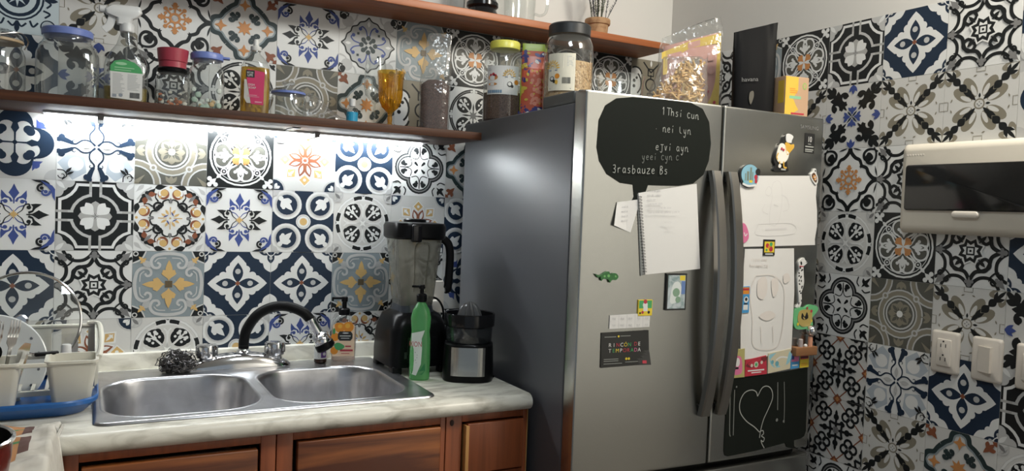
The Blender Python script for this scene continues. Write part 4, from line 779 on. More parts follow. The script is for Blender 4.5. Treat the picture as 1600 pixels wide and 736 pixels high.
# ---------------------------------------------------------------- helpers for upright objects
CAMX, CAMY = .0876, -2.5578
def face(x, y): return math.atan2(CAMX-x, -(CAMY-y))
def se(w_, d_, e=4.0, n=40):      # superellipse outline
    out = []
    for k in range(n):
        a = 2*PI*k/n+PI/n; c, s = math.cos(a), math.sin(a)
        out.append((w_/2*math.copysign(abs(c)**(2/e), c), d_/2*math.copysign(abs(s)**(2/e), s)))
    return out
def bottle(mb, secs, n=40, mi=0, **k):   # secs: (width, depth, z, exponent)
    return mb.stack([(se(a, b, e, n), z) for a, b, z, e in secs], mi, **k)
class Label:
    """print wrapped on a round (R) or flat-fronted (R=None, plane y=-y0) body; s is along the surface"""
    def __init__(s, R=None, y0=0, sx=1, sy=1): s.R, s.y0, s.mb, s.mats, s.off = R, y0, MB(), [], .0006; s.sx, s.sy = sx, sy
    def _mi(s, m):
        if m not in s.mats: s.mats.append(m)
        return s.mats.index(m)
    def pt(s, a, z):
        if s.R is None: return (a, -s.y0-s.off, z)
        r = s.R(z) if callable(s.R) else s.R
        return (s.sx*(r+s.off)*math.sin(a/r), -s.sy*(r+s.off)*math.cos(a/r), z)
    def sheet(s, a0, a1, z0, z1, m, nz=1, poly=None):
        mi = s._mi(m); n = max(1, int((a1-a0)/.006)) if s.R else 1
        poly = poly or box4(a0, a1, z0, z1)
        for k in range(n):
            for j in range(nz):
                c = clip_poly(poly, a0+(a1-a0)*k/n-1e-7, a0+(a1-a0)*(k+1)/n+1e-7, z0+(z1-z0)*j/nz-1e-7, z0+(z1-z0)*(j+1)/nz+1e-7)
                if len(c) > 2: s.mb.add([s.pt(*q) for q in c], [tuple(range(len(c)))], mi)
        s.off += .0002; return s
    def ink(s, polys, m):
        mi = s._mi(m)
        for p in polys: s.off += .000005; s.mb.add([s.pt(*q) for q in p], [tuple(range(len(p)))], mi)
        s.off += .0001; return s
    def text(s, txt, a, z, size, m, align='CENTER', squash=1, rot=0):
        vs, fs = text_mesh(txt, size, align); c, sn = math.cos(rot), math.sin(rot)
        s.mb.add([s.pt(a+x*squash*c-y*sn, z+x*squash*sn+y*c) for x, y, _ in vs], fs, s._mi(m)); s.off += .0001; return s
    def build(s, name, parent): return s.mb.build(name, s.mats, parent, smooth=40)
def bars(a0, a1, z0, z1, n=16):
    random.seed(n); out = []; x = a0
    while x < a1: wd = (a1-a0)/n*(.25+.6*random.random()); out.append(box4(x, min(x+wd, a1), z0, z1)); x += wd+(a1-a0)/n*.4
    return out
def lines(a0, a1, z0, z1, n, h, seed=1):
    random.seed(seed); return [box4(a0, a0+(a1-a0)*(.6+.4*random.random()), z1-(z1-z0)*(k+.5)/n-h/2, z1-(z1-z0)*(k+.5)/n+h/2) for k in range(n)]
GLASS = clear('clear_glass', (.955, .975, .97), .04, 1.45, body=(.62, .66, .66), bodyfac=.055)
PLASTIC = clear('clear_plastic', (.95, .965, .96), .07, 1.25, body=(.62, .65, .65), bodyfac=.05)
FILM = clear('plastic_film', (.93, .935, .93), .14, .75, body=(.72, .72, .70), bodyfac=.13, bump=((26, 26, 26), .8, .01))
CHROME = mat('chrome', (.75, .75, .76), .12, metal=1)
BLK = mat('black_plastic', (.006, .006, .0065), .28, spec=.13)
BLKG = mat('black_gloss', (.008, .008, .009), .15, spec=.35)
# ---------------------------------------------------------------- sink and tap
SST = mat('sink_steel', (.58, .58, .60), .30, metal=1.0, noise=((.44, .44, .46), (14, 14, 14), 4, .4, .7))
sk = thing('kitchen_sink', 'double bowl stainless steel sink set into the marbled worktop', 'sink', (0, 0, CZ))
SX0, SX1, SY0, SY1 = .100, .922, -.640, -.062
holes = [(.122, .482, -.605, -.190), (.514, .872, -.605, -.190)]
bm = bmesh.new(); es = []
def loop(pts, z):
    vs = [bm.verts.new((x, y, z)) for x, y in pts]; e = [bm.edges.new((vs[i-1], vs[i])) for i in range(len(vs))]; return vs, e
ov, oe = loop(rrect(SX1-SX0-.016, SY1-SY0-.016, .022, 6, (SX0+SX1)/2, (SY0+SY1)/2), .0065); es += oe
for a, b, c, d in holes:
    _, e = loop(rrect(b-a+.014, d-c+.014, .117, 10, (a+b)/2, (c+d)/2), .0065); es += e
bmesh.ops.triangle_fill(bm, edges=es, use_beauty=True)
bmesh.ops.recalc_face_normals(bm, faces=bm.faces)
if bm.faces[0].normal.z < 0: bmesh.ops.reverse_faces(bm, faces=bm.faces)
mb = MB().bm(bm)
mb.stack([(rrect(SX1-SX0-.016+2*i, SY1-SY0-.016+2*i, .022+i, 6, (SX0+SX1)/2, (SY0+SY1)/2), z) for i, z in ((0, .0065), (.003, .0062), (.006, .0045), (.008, .0012))], cap0=False, cap1=False)
mb.build('rim', SST, sk, smooth=50)
DRAIN = mat('drain_dark', (.05, .05, .05), .4, metal=.8)
for a, b, c, d in holes:
    mb = MB(); cx, cy = (a+b)/2, (c+d)/2; secs = []
    for i, z in ((.007, .0065), (.004, .0075), (0, .006), (-.003, 0), (-.006, -.012), (-.012, -.06), (-.018, -.115), (-.028, -.143), (-.05, -.156), (-.08, -.160)):
        secs.append((rrect(b-a+2*i, d-c+2*i, max(.11+i, .03), 10, cx, cy), z))
    mb.stack(list(reversed(secs)), cap0=True, cap1=False)
    bw = mb.build('bowl', SST, sk, smooth=60)
    dr_ = MB().lathe([(.001, -.1590), (.03, -.1590), (.034, -.1575), (.040, -.1572), (.043, -.1596)], 28, c=(cx, cy, 0), cap0=False, cap1=False).build('drain', DRAIN, bw)
tp = thing('faucet', 'chrome kitchen faucet with a bent black hose spout and two knobs', 'faucet', (.49, -.125, CZ+.0065))
mb = MB(); secs = []
for f, z in ((1, 0), (1, .007), (.93, .017), (.78, .029), (.58, .039), (.34, .045), (.12, .047)): secs.append(([(x*f, y*(.35+.65*f)) for x, y in se(.306, .086, 2.3, 56)], z))
mb.stack(secs); mb.build('base_plate', CHROME, tp)
for dx in (-.092, .105):
    k = MB().lathe([(.024, .012), (.023, .032), (.020, .034), (.028, .037), (.030, .042), (.030, .070), (.028, .074), (.012, .077)], 24, c=(dx, .0, 0)).build('knob', CHROME, tp)
    mb = MB()
    for a in range(12): mb.box(-.0022, .0022, -.0312, -.0288, .044, .070, M=Matrix.Translation((dx, 0, 0)) @ Matrix.Rotation(2*PI*a/12, 4, 'Z'))
    mb.build('knob_ribs', mat('chrome_dark', (.35, .35, .36), .2, metal=1), k)
cx0 = .013
mb = MB(); mb.lathe([(.022, .030), (.022, .048), (.017, .052), (.0145, .056), (.014, .066), (.016, .068)], 24, c=(cx0, .005, 0)); mb.build('spout_base', CHROME, tp)
hose = catmull([(cx0, .005, .058), (cx0+.001, .004, .085), (cx0+.008, -.002, .118), (cx0+.034, -.012, .160), (cx0+.075, -.022, .184), (cx0+.118, -.032, .187), (cx0+.163, -.042, .170), (cx0+.190, -.048, .143)], 8)
mb = MB().tube(hose, .0155, 16); mb.build('hose', mat('black_rubber', (.006, .006, .0065), .45, spec=.12), tp)
p0 = Vector((cx0+.188, -.048, .145)); dv = Vector((.48, -.10, -.87)).normalized()
def along(r_z): return [(r, z) for r, z in r_z]
Mx = Matrix.Translation(p0) @ dv.to_track_quat('Z', 'Y').to_matrix().to_4x4()
MB().lathe([(.0165, -.004), (.017, .006), (.0155, .010), (.0155, .046), (.020, .050), (.0255, .054), (.0265, .060), (.0235, .063), (.0255, .066), (.0265, .084), (.024, .088)], 24, M=Mx).build('spray_head', CHROME, tp)
MB().lathe([(.0275, .080), (.030, .083), (.030, .098), (.026, .103), (.004, .104)], 24, M=Mx).build('spray_ring', BLK, tp)
# steel wool
random.seed(5); mb = MB()
for k in range(64):
    r = .030+.010*random.random(); c = Vector((random.gauss(0, .008), random.gauss(0, .006), .030+random.gauss(0, .005)))
    ax = Vector((random.gauss(0, 1), random.gauss(0, 1), random.gauss(0, 1))).normalized(); q = ax.to_track_quat('Z', 'Y'); pts = []
    for j in range(26):
        a = 2*PI*j/26; rr = r*(1+.10*math.sin(9*a+k)); v = q @ Vector((rr*math.cos(a), rr*math.sin(a), .006*math.sin(7*a))); p = c+v
        pts.append((p.x*1.05, p.y*.8, max(.002, p.z*.86)))
    mb.tube(pts, .0013, 4, closed=True)
o = mb.build('steel_wool', mat('steel_wool_metal', (.13, .125, .125), .4, metal=1), loc=(.318, -.132, CZ+.007)); tag(o, 'ball of grey steel wool on the sink rim beside the left tap knob', 'scouring pad')
# small purple-label vial
v = thing('medicine_bottle', 'small dark brown bottle with a white and purple label on the sink rim', 'bottle', (.738, -.120, CZ+.0068), face(.738, -.12))
MB().lathe([(.016, 0), (.0195, .003), (.0195, .056), (.017, .064), (.010, .070), (.010, .078)], 24).build('body', mat('amber_dark', (.035, .014, .008), .12), v)
MB().lathe([(.0125, .075), (.0125, .090), (.0115, .092)], 20).build('cap', mat('vial_cap', (.10, .04, .02), .3), v)
Label(.0198).sheet(-.026, .026, .014, .053, PWHT).sheet(.002, .020, .018, .040, mat('print_purple', (.13, .05, .25), .4)).ink([box4(.004, .020, .043, .051)], PORA).ink(lines(-.02, -.002, .018, .05, 7, .0016), mat('print_grey', (.25, .25, .25), .5)).ink(s_c(.012, .030, .005), PWHT).build('label', v)
# orange hand soap
hs = thing('soap_bottle', 'clear pump soap bottle with oranges on its label and a black pump', 'soap bottle', (.812, -.118, CZ+.0068), face(.812, -.118))
bottle(MB(), [(.062, .036, 0, 3), (.076, .044, .004, 3), (.080, .047, .05, 3), (.078, .046, .11, 3), (.070, .042, .132, 2.6), (.048, .036, .146, 2.2), (.032, .032, .150, 2), (.030, .030, .156, 2)]).build('body', PLASTIC, hs)
bottle(MB(), [(.060, .034, .002, 3), (.073, .041, .006, 3), (.077, .044, .05, 3), (.075, .043, .11, 3)]).build('soap_liquid', clear('soap_liquid', (.86, .78, .76), .1, .3, body=(.80, .62, .52), bodyfac=.35), hs)
lb = Label(None, .0238); OR = mat('label_peach', (.78, .58, .40), .45)
lb.sheet(-.034, .034, .014, .128, OR, poly=[(-.034, .02), (.034, .02), (.034, .12), (.02, .128), (-.02, .128), (-.034, .12)])
lb.ink(s_c(-.012, .112, .016)+s_c(.014, .114, .017)+s_c(-.026, .082, .013)+s_c(-.02, .118, .009)+s_c(-.028, .038, .012), mat('orange_fruit', (.72, .26, .02), .5)).ink(s_c(.012, .118, .008)+s_c(-.012, .116, .007), mat('orange_light', (.80, .42, .05), .5))
lb.ink([smooth_poly([(-.029, .056), (-.018, .064), (-.002, .058), (.004, .050), (-.008, .040), (-.022, .042)], 3)]+s_e(-.03, .100, .004, .010), PGRN)
lb.ink([[(-.012, .070), (-.018, .078), (-.018, .092), (-.012, .100), (.022, .100), (.028, .092), (.028, .078), (.022, .070)]], PBLK).ink([box4(-.012, .022, .084, .0865), box4(-.008, .018, .077, .079)]+s_e(.006, .0945, .010, .002), PWHT)
lb.ink([box4(.006, .024, .050, .054), box4(-.01, .03, .036, .042), box4(-.006, .02, .028, .030)], PRED).build('label', hs)
MB().lathe([(.0165, .150), (.018, .152), (.018, .168), (.014, .172), (.0075, .173), (.0075, .192), (.010, .193), (.0105, .205), (.009, .208)], 24).box(-.040, .004, -.006, .006, .200, .207, bev=.002).box(-.040, -.034, -.004, .004, .194, .203, bev=.001).build('pump', BLK, hs)
# ---------------------------------------------------------------- blender, dish soap, juicer
bl = thing('blender', 'large black blender with clear jug behind the green dish soap', 'blender', (.990, -.255, CZ))
mb = MB()
def bring(w_, d_, z, y=0, r=.02): return ([(x, yy+y) for x, yy in rrect(w_, d_, r, 5)], z)
mb.stack([bring(.190, .195, .022, 0, .022), bring(.192, .196, .060, 0, .024), bring(.188, .190, .12, .001, .03), bring(.178, .178, .150, .003, .035), bring(.160, .158, .175, .006, .04), bring(.13, .128, .188, .008, .05)])
mb.build('motor_base', BLK, bl)
for sx in (-1, 1):
    for sy in (-1, 1): MB().box(sx*.092-(.03 if sx > 0 else 0), sx*.092+(.03 if sx < 0 else 0), sy*.094-(.035 if sy > 0 else 0), sy*.094+(.035 if sy < 0 else 0), 0, .026, bev=.004).build('foot', BLK, bl)
MB().box(-.05, .05, -.100, -.096, .045, .115, bev=.001).build('control_panel', BLKG, bl)
MB().lathe([(.016, 0), (.017, .004), (.014, .014), (.013, .016)], 20, M=Matrix.Translation((.0, -.100, .078)) @ Matrix.Rotation(PI/2, 4, 'X')).build('dial', mat('dial_grey', (.05, .05, .05), .3), bl)
mb = MB(); mb.mats = 0
lt = Label(None, .0975); lt.text('Vitamix', -.045, .125, .010, mat('print_grey', (.25, .25, .25), .5)); 
MB().box(-.058, -.035, -.0985, -.097, .05, .07).build('side_plate', mat('dial_grey', (.05, .05, .05), .3), bl)
MB().stack([bring(.118, .118, .182, 0, .03), bring(.112, .112, .20, 0, .03), bring(.108, .108, .222, 0, .03)]).build('jug_collar', mat('collar_grey', (.035, .04, .05), .3), bl)
jug = [bring(.110, .110, .205, 0, .028), bring(.116, .116, .23, 0, .028), bring(.132, .132, .32, 0, .032), bring(.152, .150, .412, 0, .036), bring(.160, .158, .424, 0, .04)]
j = MB().stack(jug, cap1=False).build('jug', clear('smoky_plastic', (.70, .70, .66), .12, 1.0, body=(.40, .38, .32), bodyfac=.42), bl)
mb = MB()
for sx in (-1, 1): mb.tube(catmull([(sx*.018, -.059, .25), (sx*.02, -.066, .32), (sx*.022, -.0735, .392), (0, -.076, .402)], 5), .003, 6)
mb.build('jug_ribs', MATS['smoky_plastic'], j)
MB().stack([bring(.160, .160, .412, 0, .042), bring(.174, .172, .418, 0, .05), bring(.176, .174, .452, 0, .05), bring(.168, .166, .462, 0, .05), bring(.12, .12, .465, 0, .05)]).build('lid', BLK, bl)
MB().box(-.045, -.012, -.098, -.083, .405, .458, bev=.005).build('lid_latch', BLKG, bl)
MB().lathe([(.036, .463), (.036, .472), (.032, .475)], 28).build('lid_plug', BLK, bl)
hp = catmull([(.074, 0, .412), (.092, -.004, .414), (.112, -.008, .400), (.120, -.010, .37), (.120, -.010, .31), (.116, -.010, .255), (.108, -.008, .25)], 6)
MB().tube(hp, 1, sq=[(x, y) for x, y in rrect(.026, .020, .007, 3)]).build('handle', BLK, bl)
MB().tube(catmull([(.055, .0, .225), (.075, -.02, .222), (.09, -.03, .20), (.10, -.02, .165), (.098, 0, .11), (.1, .06, .05), (.10, .11, .03)], 6), .0035, 8).build('power_cord', BLK, bl)
ds = thing('dish_soap_bottle', 'bright green dish soap bottle with a black pump standing in front of the blender', 'soap bottle', (.956, -.418, CZ), face(.956, -.418))
GRN = clear('green_plastic', (.50, .88, .50), .12, 1.1, body=(.24, .66, .28), bodyfac=.5)
bottle(MB(), [(.050, .036, 0, 2.6), (.060, .042, .004, 2.6), (.062, .043, .06, 2.6), (.060, .042, .12, 2.6), (.054, .040, .145, 2.5), (.058, .041, .165, 2.5), (.060, .041, .185, 2.5), (.050, .038, .208, 2.3), (.030, .029, .226, 2), (.024, .024, .230, 2), (.024, .024, .236, 2)]).build('body', GRN, ds)
lb = Label(.034, 0, .95, .66); LW = mat('label_silver', (.66, .72, .66), .35)
lb.sheet(-.031, .013, .016, .150, LW, 4, poly=[(-.031, .02), (-.01, .016), (.004, .05), (.006, .095), (.004, .125), (.013, .15), (-.031, .14)])
lb.text('AXION', -.020, .108, .022, PRED, squash=.72).ink(lines(-.026, -.006, .05, .088, 5, .0022), MATS['print_grey']).ink([[(-.028, .03), (.0, .03), (.016, .052), (.018, .03), (.008, .018), (-.024, .022)]], mat('label_dark_green', (.02, .20, .06), .4)).build('label', ds)
MB().lathe([(.014, .232), (.0155, .234), (.0155, .252), (.012, .256), (.006, .257), (.006, .270), (.009, .271), (.009, .280), (.007, .282)], 20).box(-.030, .003, -.005, .005, .274, .281, bev=.002).build('pump', BLK, ds)
jc = thing('citrus_juicer', 'black electric citrus juicer with steel front plate beside the refrigerator', 'juicer', (1.102, -.446, CZ), face(1.102, -.446))
MB().stack([(se(.150, .150, 3, 40), 0), (se(.154, .154, 3, 40), .006), (se(.152, .152, 3, 40), .05), (se(.146, .146, 2.8, 40), .108), (se(.140, .140, 2.5, 40), .112)]).build('motor_base', BLK, jc)
mb = MB(); NA = 14
def jy(a, z): h = .077-.004*z/.108; return -(h*(1-(abs(a)/h)**3)**(1/3)+.0012)
for z0, z1 in ((.020, .062), (.062, .104)):
    for k in range(NA):
        a0, a1 = -.050+.100*k/NA, -.050+.100*(k+1)/NA; mb.add([(a0, jy(a0, z0), z0), (a1, jy(a1, z0), z0), (a1, jy(a1, z1), z1), (a0, jy(a0, z1), z1)], [(0, 1, 2, 3)])
mb.build('front_plate', STEEL, jc)
MB().box(-.03, .03, -.05, -.03, .0, .012).build('foot', BLK, jc)
MB().lathe([(.066, .112), (.069, .116), (.071, .160), (.072, .164)], 36, cap0=True, cap1=False).build('juice_bowl', clear('smoky_clear', (.42, .44, .46), .05, 1.2, body=(.10, .11, .12), bodyfac=.35), jc)
MB().lathe([(.073, .160), (.076, .163), (.077, .196), (.075, .200), (.071, .198), (.069, .172), (.02, .166)], 36, cap0=False, cap1=False).build('strainer', BLKG, jc)
mb = MB(); rings = []
for i in range(10):
    t = i/9; r = .034*math.sqrt(max(1-t**1.7, .0))+.001; rings.append([(r*(1+.16*math.cos(10*a))*math.cos(a), r*(1+.16*math.cos(10*a))*math.sin(a), .168+.066*t) for a in [2*PI*k/60 for k in range(60)]])
mb.loft(rings); mb.build('reamer', mat('reamer_grey', (.10, .10, .10), .2), jc)
o = MB().tube(catmull([(1.155, -.40, CZ+.004), (1.166, -.45, CZ+.004), (1.178, -.47, CZ+.004), (1.185, -.44, CZ+.004), (1.180, -.36, CZ+.004), (1.165, -.25, CZ+.004), (1.15, -.12, CZ+.004)], 6), .0034, 8).build('power_cord', BLK); tag(o, 'black power cord lying on the worktop beside the refrigerator', 'cord')
# ---------------------------------------------------------------- dish rack corner
BLU = mat('blue_plastic', (.012, .10, .33), .3)
CRM = mat('cream_plastic', (.60, .58, .50), .4)
tr = thing('drip_tray', 'blue plastic drip tray under the cream dish rack', 'tray', (-.175, -.325, CZ))
mb = MB(); W0, D0 = .57, .44
secs = [(rrect(W0-.07, D0-.07, .05, 8), .0085), (rrect(W0-.055, D0-.055, .055, 8), .009), (rrect(W0-.012, D0-.012, .07, 8), .034), (rrect(W0, D0, .075, 8), .040), (rrect(W0+.006, D0+.006, .078, 8), .036), (rrect(W0+.004, D0+.004, .077, 8), .028), (rrect(W0-.05, D0-.05, .055, 8), .002), (rrect(W0-.07, D0-.07, .05, 8), 0)]
mb.stack(secs); mb.build('tray_body', BLU, tr)
rk = thing('dish_rack', 'cream plastic dish rack with slotted sides holding a plate, a lid and cutlery', 'dish rack', (0, 0, CZ+.010))
RX0, RX1, RYB, RYF = -.40, .108, -.125, -.475
def slab(mb, pts_out, pts_in): mb.loft([pts_out, pts_in])
def wall_slots(mb, a, b, zb, zt, th, nslot, gap, z0, z1):
    """upright panel from a to b (xy) with vertical slots"""
    a, b = Vector((*a, 0)), Vector((*b, 0)); dr_ = (b-a).normalized(); nv = Vector((-dr_.y, dr_.x, 0)); L = (b-a).length
    def bx(s0, s1, z0_, z1_):
        p = [a+dr_*s0, a+dr_*s1, a+dr_*s1+nv*th, a+dr_*s0+nv*th]
        mb.loft([[(q.x, q.y, z) for q in p] for z in (z0_, z1_)])
    bx(0, L, zb, z0); bx(0, L, z1, zt)
    for k in range(nslot+1):
        s = L*k/nslot; bx(max(0, s-gap), min(L, s+gap), z0, z1)
mb = MB(); wall_slots(mb, (RX0, RYB), (RX1, RYB), .015, .142, .004, 8, .020, .035, .132); mb.box(RX0-.003, RX1+.003, RYB-.006, RYB+.008, .138, .146, bev=.003); mb.build('back_wall', CRM, rk)
mb = MB(); rings = []
for x in (RX1-.004, RX1+.004):
    outer = [(x, RYF+.10, .015), (x, RYF+.10, .100), (x, RYF+.14, .116), (x, RYB-.10, .138), (x, RYB-.02, .146), (x, RYB, .140), (x, RYB, .015)]
    rings.append(outer)
mb.loft(rings); mb.build('end_wall', CRM, rk)
mb = MB().tube(catmull([(RX1+.004, RYF+.02, .112), (RX1+.010, RYF+.14, .118), (RX1+.010, RYB-.10, .140), (RX1+.004, RYB-.02, .148), (RX1-.02, RYB, .147)], 6), .0065, 8); mb.build('end_rail', CRM, rk)
mb = MB()
for k in range(17): mb.box(RX0+.02+k*.029, RX0+.028+k*.029, RYF+.09, RYB, .016, .024)
mb.box(RX0, RX1, RYF+.085, RYF+.10, .012, .024).box(RX0, RX1, RYB-.02, RYB, .012, .024); mb.build('rib_floor', CRM, rk)
for sx in (RX0+.05, -.06, RX1-.02):
    for y in (RYF+.11, RYB-.03): MB().box(sx-.007, sx+.007, y-.007, y+.007, -.0008, .016).build('foot', CRM, rk)
def cup(x0, x1, y0, y1, zb, zt, tx):
    cx, cy = (x0+x1)/2, (y0+y1)/2; w_, d_ = x1-x0, y1-y0
    secs = [(rrect(w_-2*tx, d_-.03, .012, 4, cx, cy), zb), (rrect(w_, d_, .014, 4, cx, cy), zt), (rrect(w_+.008, d_+.008, .016, 4, cx, cy), zt+.001), (rrect(w_+.008, d_+.008, .016, 4, cx, cy), zt+.007), (rrect(w_-.006, d_-.006, .012, 4, cx, cy), zt+.007), (rrect(w_-2*tx-.008, d_-.038, .010, 4, cx, cy), zb+.004)]
    return MB().stack(secs)
cup(.004, .108, RYF-.025, RYF+.085, .010, .107, .012).build('cutlery_cup', CRM, rk)
cup(-.20, -.046, RYF-.025, RYF+.085, .010, .107, .012).build('cutlery_cup', CRM, rk)
MB().box(RX0, RX1, RYF-.025, RYF-.018, .102, .112, bev=.002).box(RX0, RX1, RYF+.083, RYF+.09, .102, .112, bev=.002).build('front_rail', CRM, rk)
# lid, plate, things inside
PL = mat('plate_glaze', (.58, .60, .60), .15)
pl = thing('plate', 'pale round plate with small flower marks leaning in the dish rack', 'plate', (-.125, -.275, CZ+.082), rot=(math.radians(72), 0, math.radians(4)))
mb = MB().lathe([(.002, 0), (.075, 0), (.085, .004), (.122, .016), (.124, .018), (.121, .019), (.084, .008), (.072, .005), (.002, .0045)], 48, cap0=False, cap1=False); FM = mat('plate_marks', (.10, .11, .13), .4)
for k in range(16):
    a = 2*PI*k/16+.2; c = Vector((.106*math.cos(a), .106*math.sin(a), .0150))
    for d in range(3): mb.box(-.0012, .0012, -.0035, .0035, -.0002, .0004, 1, M=Matrix.Translation(c) @ Matrix.Rotation(a+d*1.1, 4, 'Z') @ Matrix.Rotation(-.3, 4, 'Y'))
mb.build('dish', [PL, FM], pl)
ld_ = thing('pan_lid', 'large round glass pan lid with a steel rim standing in the dish rack', 'lid', (-.056, -.185, CZ+.175), rot=(math.radians(80), 0, math.radians(-6)))
MB().lathe([(.126, 0), (.10, .012), (.06, .022), (.012, .026)], 48, cap0=False, cap1=True).build('glass_dome', GLASS, ld_)
MB().tube([(.128*math.cos(2*PI*k/56), .128*math.sin(2*PI*k/56), 0) for k in range(56)], .0038, 8, closed=True).build('rim', CHROME, ld_)
MB().lathe([(.012, .024), (.010, .032), (.008, .040), (.013, .052), (.016, .062), (.012, .068)], 20).build('knob', CHROME, ld_)
def fork(name, label, loc, rot, L=.19, tines=4, g='forks in the dish rack'):
    t = thing(name, label, 'fork', loc, rot=rot, group=g)
    mb = MB(); w_ = .022
    mb.loft([[(-a, -.001, z), (a, -.001, z), (a, .0012, z), (-a, .0012, z)] for a, z in ((.008, 0), (.006, .03), (.0035, .09), (.004, .125), (.010, .135), (.011, .15))])
    mb.build('handle', CHROME, t)
    for k in range(tines):
        x = -.0095+.019*k/(tines-1); MB().loft([[(x-b, -.001+c, z), (x+b, -.001+c, z), (x+b, .0012+c, z), (x-b, .0012+c, z)] for b, z, c in ((.0022, .149, 0), (.0018, .17, -.003), (.0008, L, -.001))]).build('tine', CHROME, t)
    return t
fork('fork', 'steel forks standing tines up in the left cup of the dish rack', (-.115, -.430, CZ+.028), (.12, .10, .2))
fork('fork', 'steel forks standing tines up in the left cup of the dish rack', (-.140, -.440, CZ+.028), (.08, -.16, -.3))
fork('fork', 'steel forks standing tines up in the left cup of the dish rack', (-.090, -.445, CZ+.028), (.05, .16, .5))
kn = thing('butter_knife', 'broad bright steel knife leaning out of the left cutlery cup', 'knife', (-.068, -.432, CZ+.028), rot=(.1, .22, 0))
MB().loft([[(-.008, -.002, z), (.008, -.002, z), (.008, .002, z), (-.008, .002, z)] for z in (0, .07)]).build('handle', CHROME, kn)
MB().loft([[(-a, -.001, z), (b, -.001, z), (b, .001, z), (-a, .001, z)] for a, b, z in ((.008, .008, .07), (.011, .010, .085), (.012, .011, .12), (.003, .010, .138))]).build('blade', CHROME, kn)
ldl = thing('ladle', 'black rounded serving spoon in the left cutlery cup', 'spoon', (-.112, -.415, CZ+.028), rot=(.05, -.04, 0))
MB().tube([(0, 0, 0), (0, 0, .085)], .005, 8).build('handle', BLK, ldl)
MB().ball((0, 0, .110), .03, 10, sc=(1, .35, .9)).build('bowl', BLK, ldl)
sc_ = thing('peeler', 'black and steel peeler resting across the rim of the dish rack', 'peeler', (-.022, -.400, CZ+.1195), rot=(0, 0, .3))
MB().box(-.002, .050, -.006, .006, .001, .010, bev=.003).build('handle', BLK, sc_)
MB().tube([(-.002, 0, .006), (-.02, .008, .010), (-.034, .003, .012)], .003, 6).build('blade_arm', CHROME, sc_)
pb = thing('purple_container', 'white bottle with purple base lying in the dish rack behind the right cup', 'container', (.038, -.22, CZ+.0345))
MB().lathe([(.028, 0), (.034, .01), (.034, .040), (.030, .046)], 28).build('purple_body', mat('purple_plastic', (.28, .09, .42), .4), pb)
MB().lathe([(.016, .045), (.013, .055), (.012, .078), (.010, .082)], 20).build('white_spout', PWHT, pb)
# ---------------------------------------------------------------- cloth and pot at the left
CL = mat('cloth_cotton', (.55, .52, .46), .9, noise=((.42, .39, .34), (18, 18, 18), 4, .5, .8))
CO, CG, CB2 = mat('cloth_orange', (.42, .20, .08), .9), mat('cloth_green', (.05, .20, .07), .9), mat('cloth_brown', (.11, .055, .045), .9)
random.seed(11); mb = MB(); NX, NY = 90, 110; X0, X1, Y0, Y1 = -.72, .100, -1.40, -.612
from mathutils import noise as mno
def cz(x, y):
    xe = .030+.012*math.sin(9*y)+.05*max(0, (-.66-y))*.25
    h = .014+.013*mno.noise(Vector((x*9, y*9, 1)))+.009*mno.noise(Vector((x*24, y*17, 3)))+.004*mno.noise(Vector((x*60, y*40, 8)))
    h = max(h, .0035)
    if x > xe and y > -.712: return (xe+(x-xe)*.12, y, CZ+.0035)
    if x > xe:
        t = x-xe; return (xe+t*.30+.005*mno.noise(Vector((y*14, 2, 0))), y, CZ+h-max(0, t-.006)*1.6)
    return (x, y, CZ+h)
vs = [cz(X0+(X1-X0)*i/NX, Y0+(Y1-Y0)*j/NY+.010*mno.noise(Vector((i*.2, 5, 0)))*(j/NY)) for j in range(NY+1) for i in range(NX+1)]
fs = []; mi = []
for j in range(NY):
    for i in range(NX):
        x, y = X0+(X1-X0)*(i+.5)/NX, Y0+(Y1-Y0)*(j+.5)/NY; m = 0
        if -.024 < x < -.011 and -.83 < y: m = 3
        if x < -.026 and y > -.86:
            m = 1
            if abs(y+.665-.25*(x+.08)) < .020*(1-abs((x+.08)/.05)**2) or abs(y+.765+.1*(x+.07)) < .022*(1-abs((x+.065)/.045)**2): m = 2
        if x < -.01 and -.725 < y < -.705: m = 0
        fs.append((j*(NX+1)+i, j*(NX+1)+i+1, (j+1)*(NX+1)+i+1, (j+1)*(NX+1)+i)); mi.append(m)
mb.v = vs; mb.f = fs; mb.m = mi
o = mb.build('kitchen_cloth', [CL, CO, CG, CB2], smooth=180); tag(o, 'crumpled pale cotton cloth with a printed leaf border at the lower left', 'cloth')
sm = o.modifiers.new('thickness', 'SOLIDIFY'); sm.thickness = .0025; sm.offset = 1
pt = thing('cooking_pot', 'dark red pot with black inside and steel rim at the lower left corner', 'pot', (-.137, -1.045, CZ+.024))
MB().lathe([(.100, 0), (.110, .006), (.117, .05), (.119, .078)], 48, cap1=False).build('body', mat('pot_red', (.10, .012, .012), .25), pt)
MB().lathe([(.119, .078), (.1225, .079), (.1225, .083), (.118, .085), (.1155, .082)], 48, cap0=False, cap1=False).build('rim', CHROME, pt)
MB().lathe([(.1155, .082), (.113, .05), (.106, .008), (.002, .005)], 48, cap0=False, cap1=False).build('inside', mat('pot_black', (.012, .012, .012), .35), pt)
MB().box(-.26, -.115, -.012, .012, .060, .076, bev=.005).build('handle', BLK, pt)
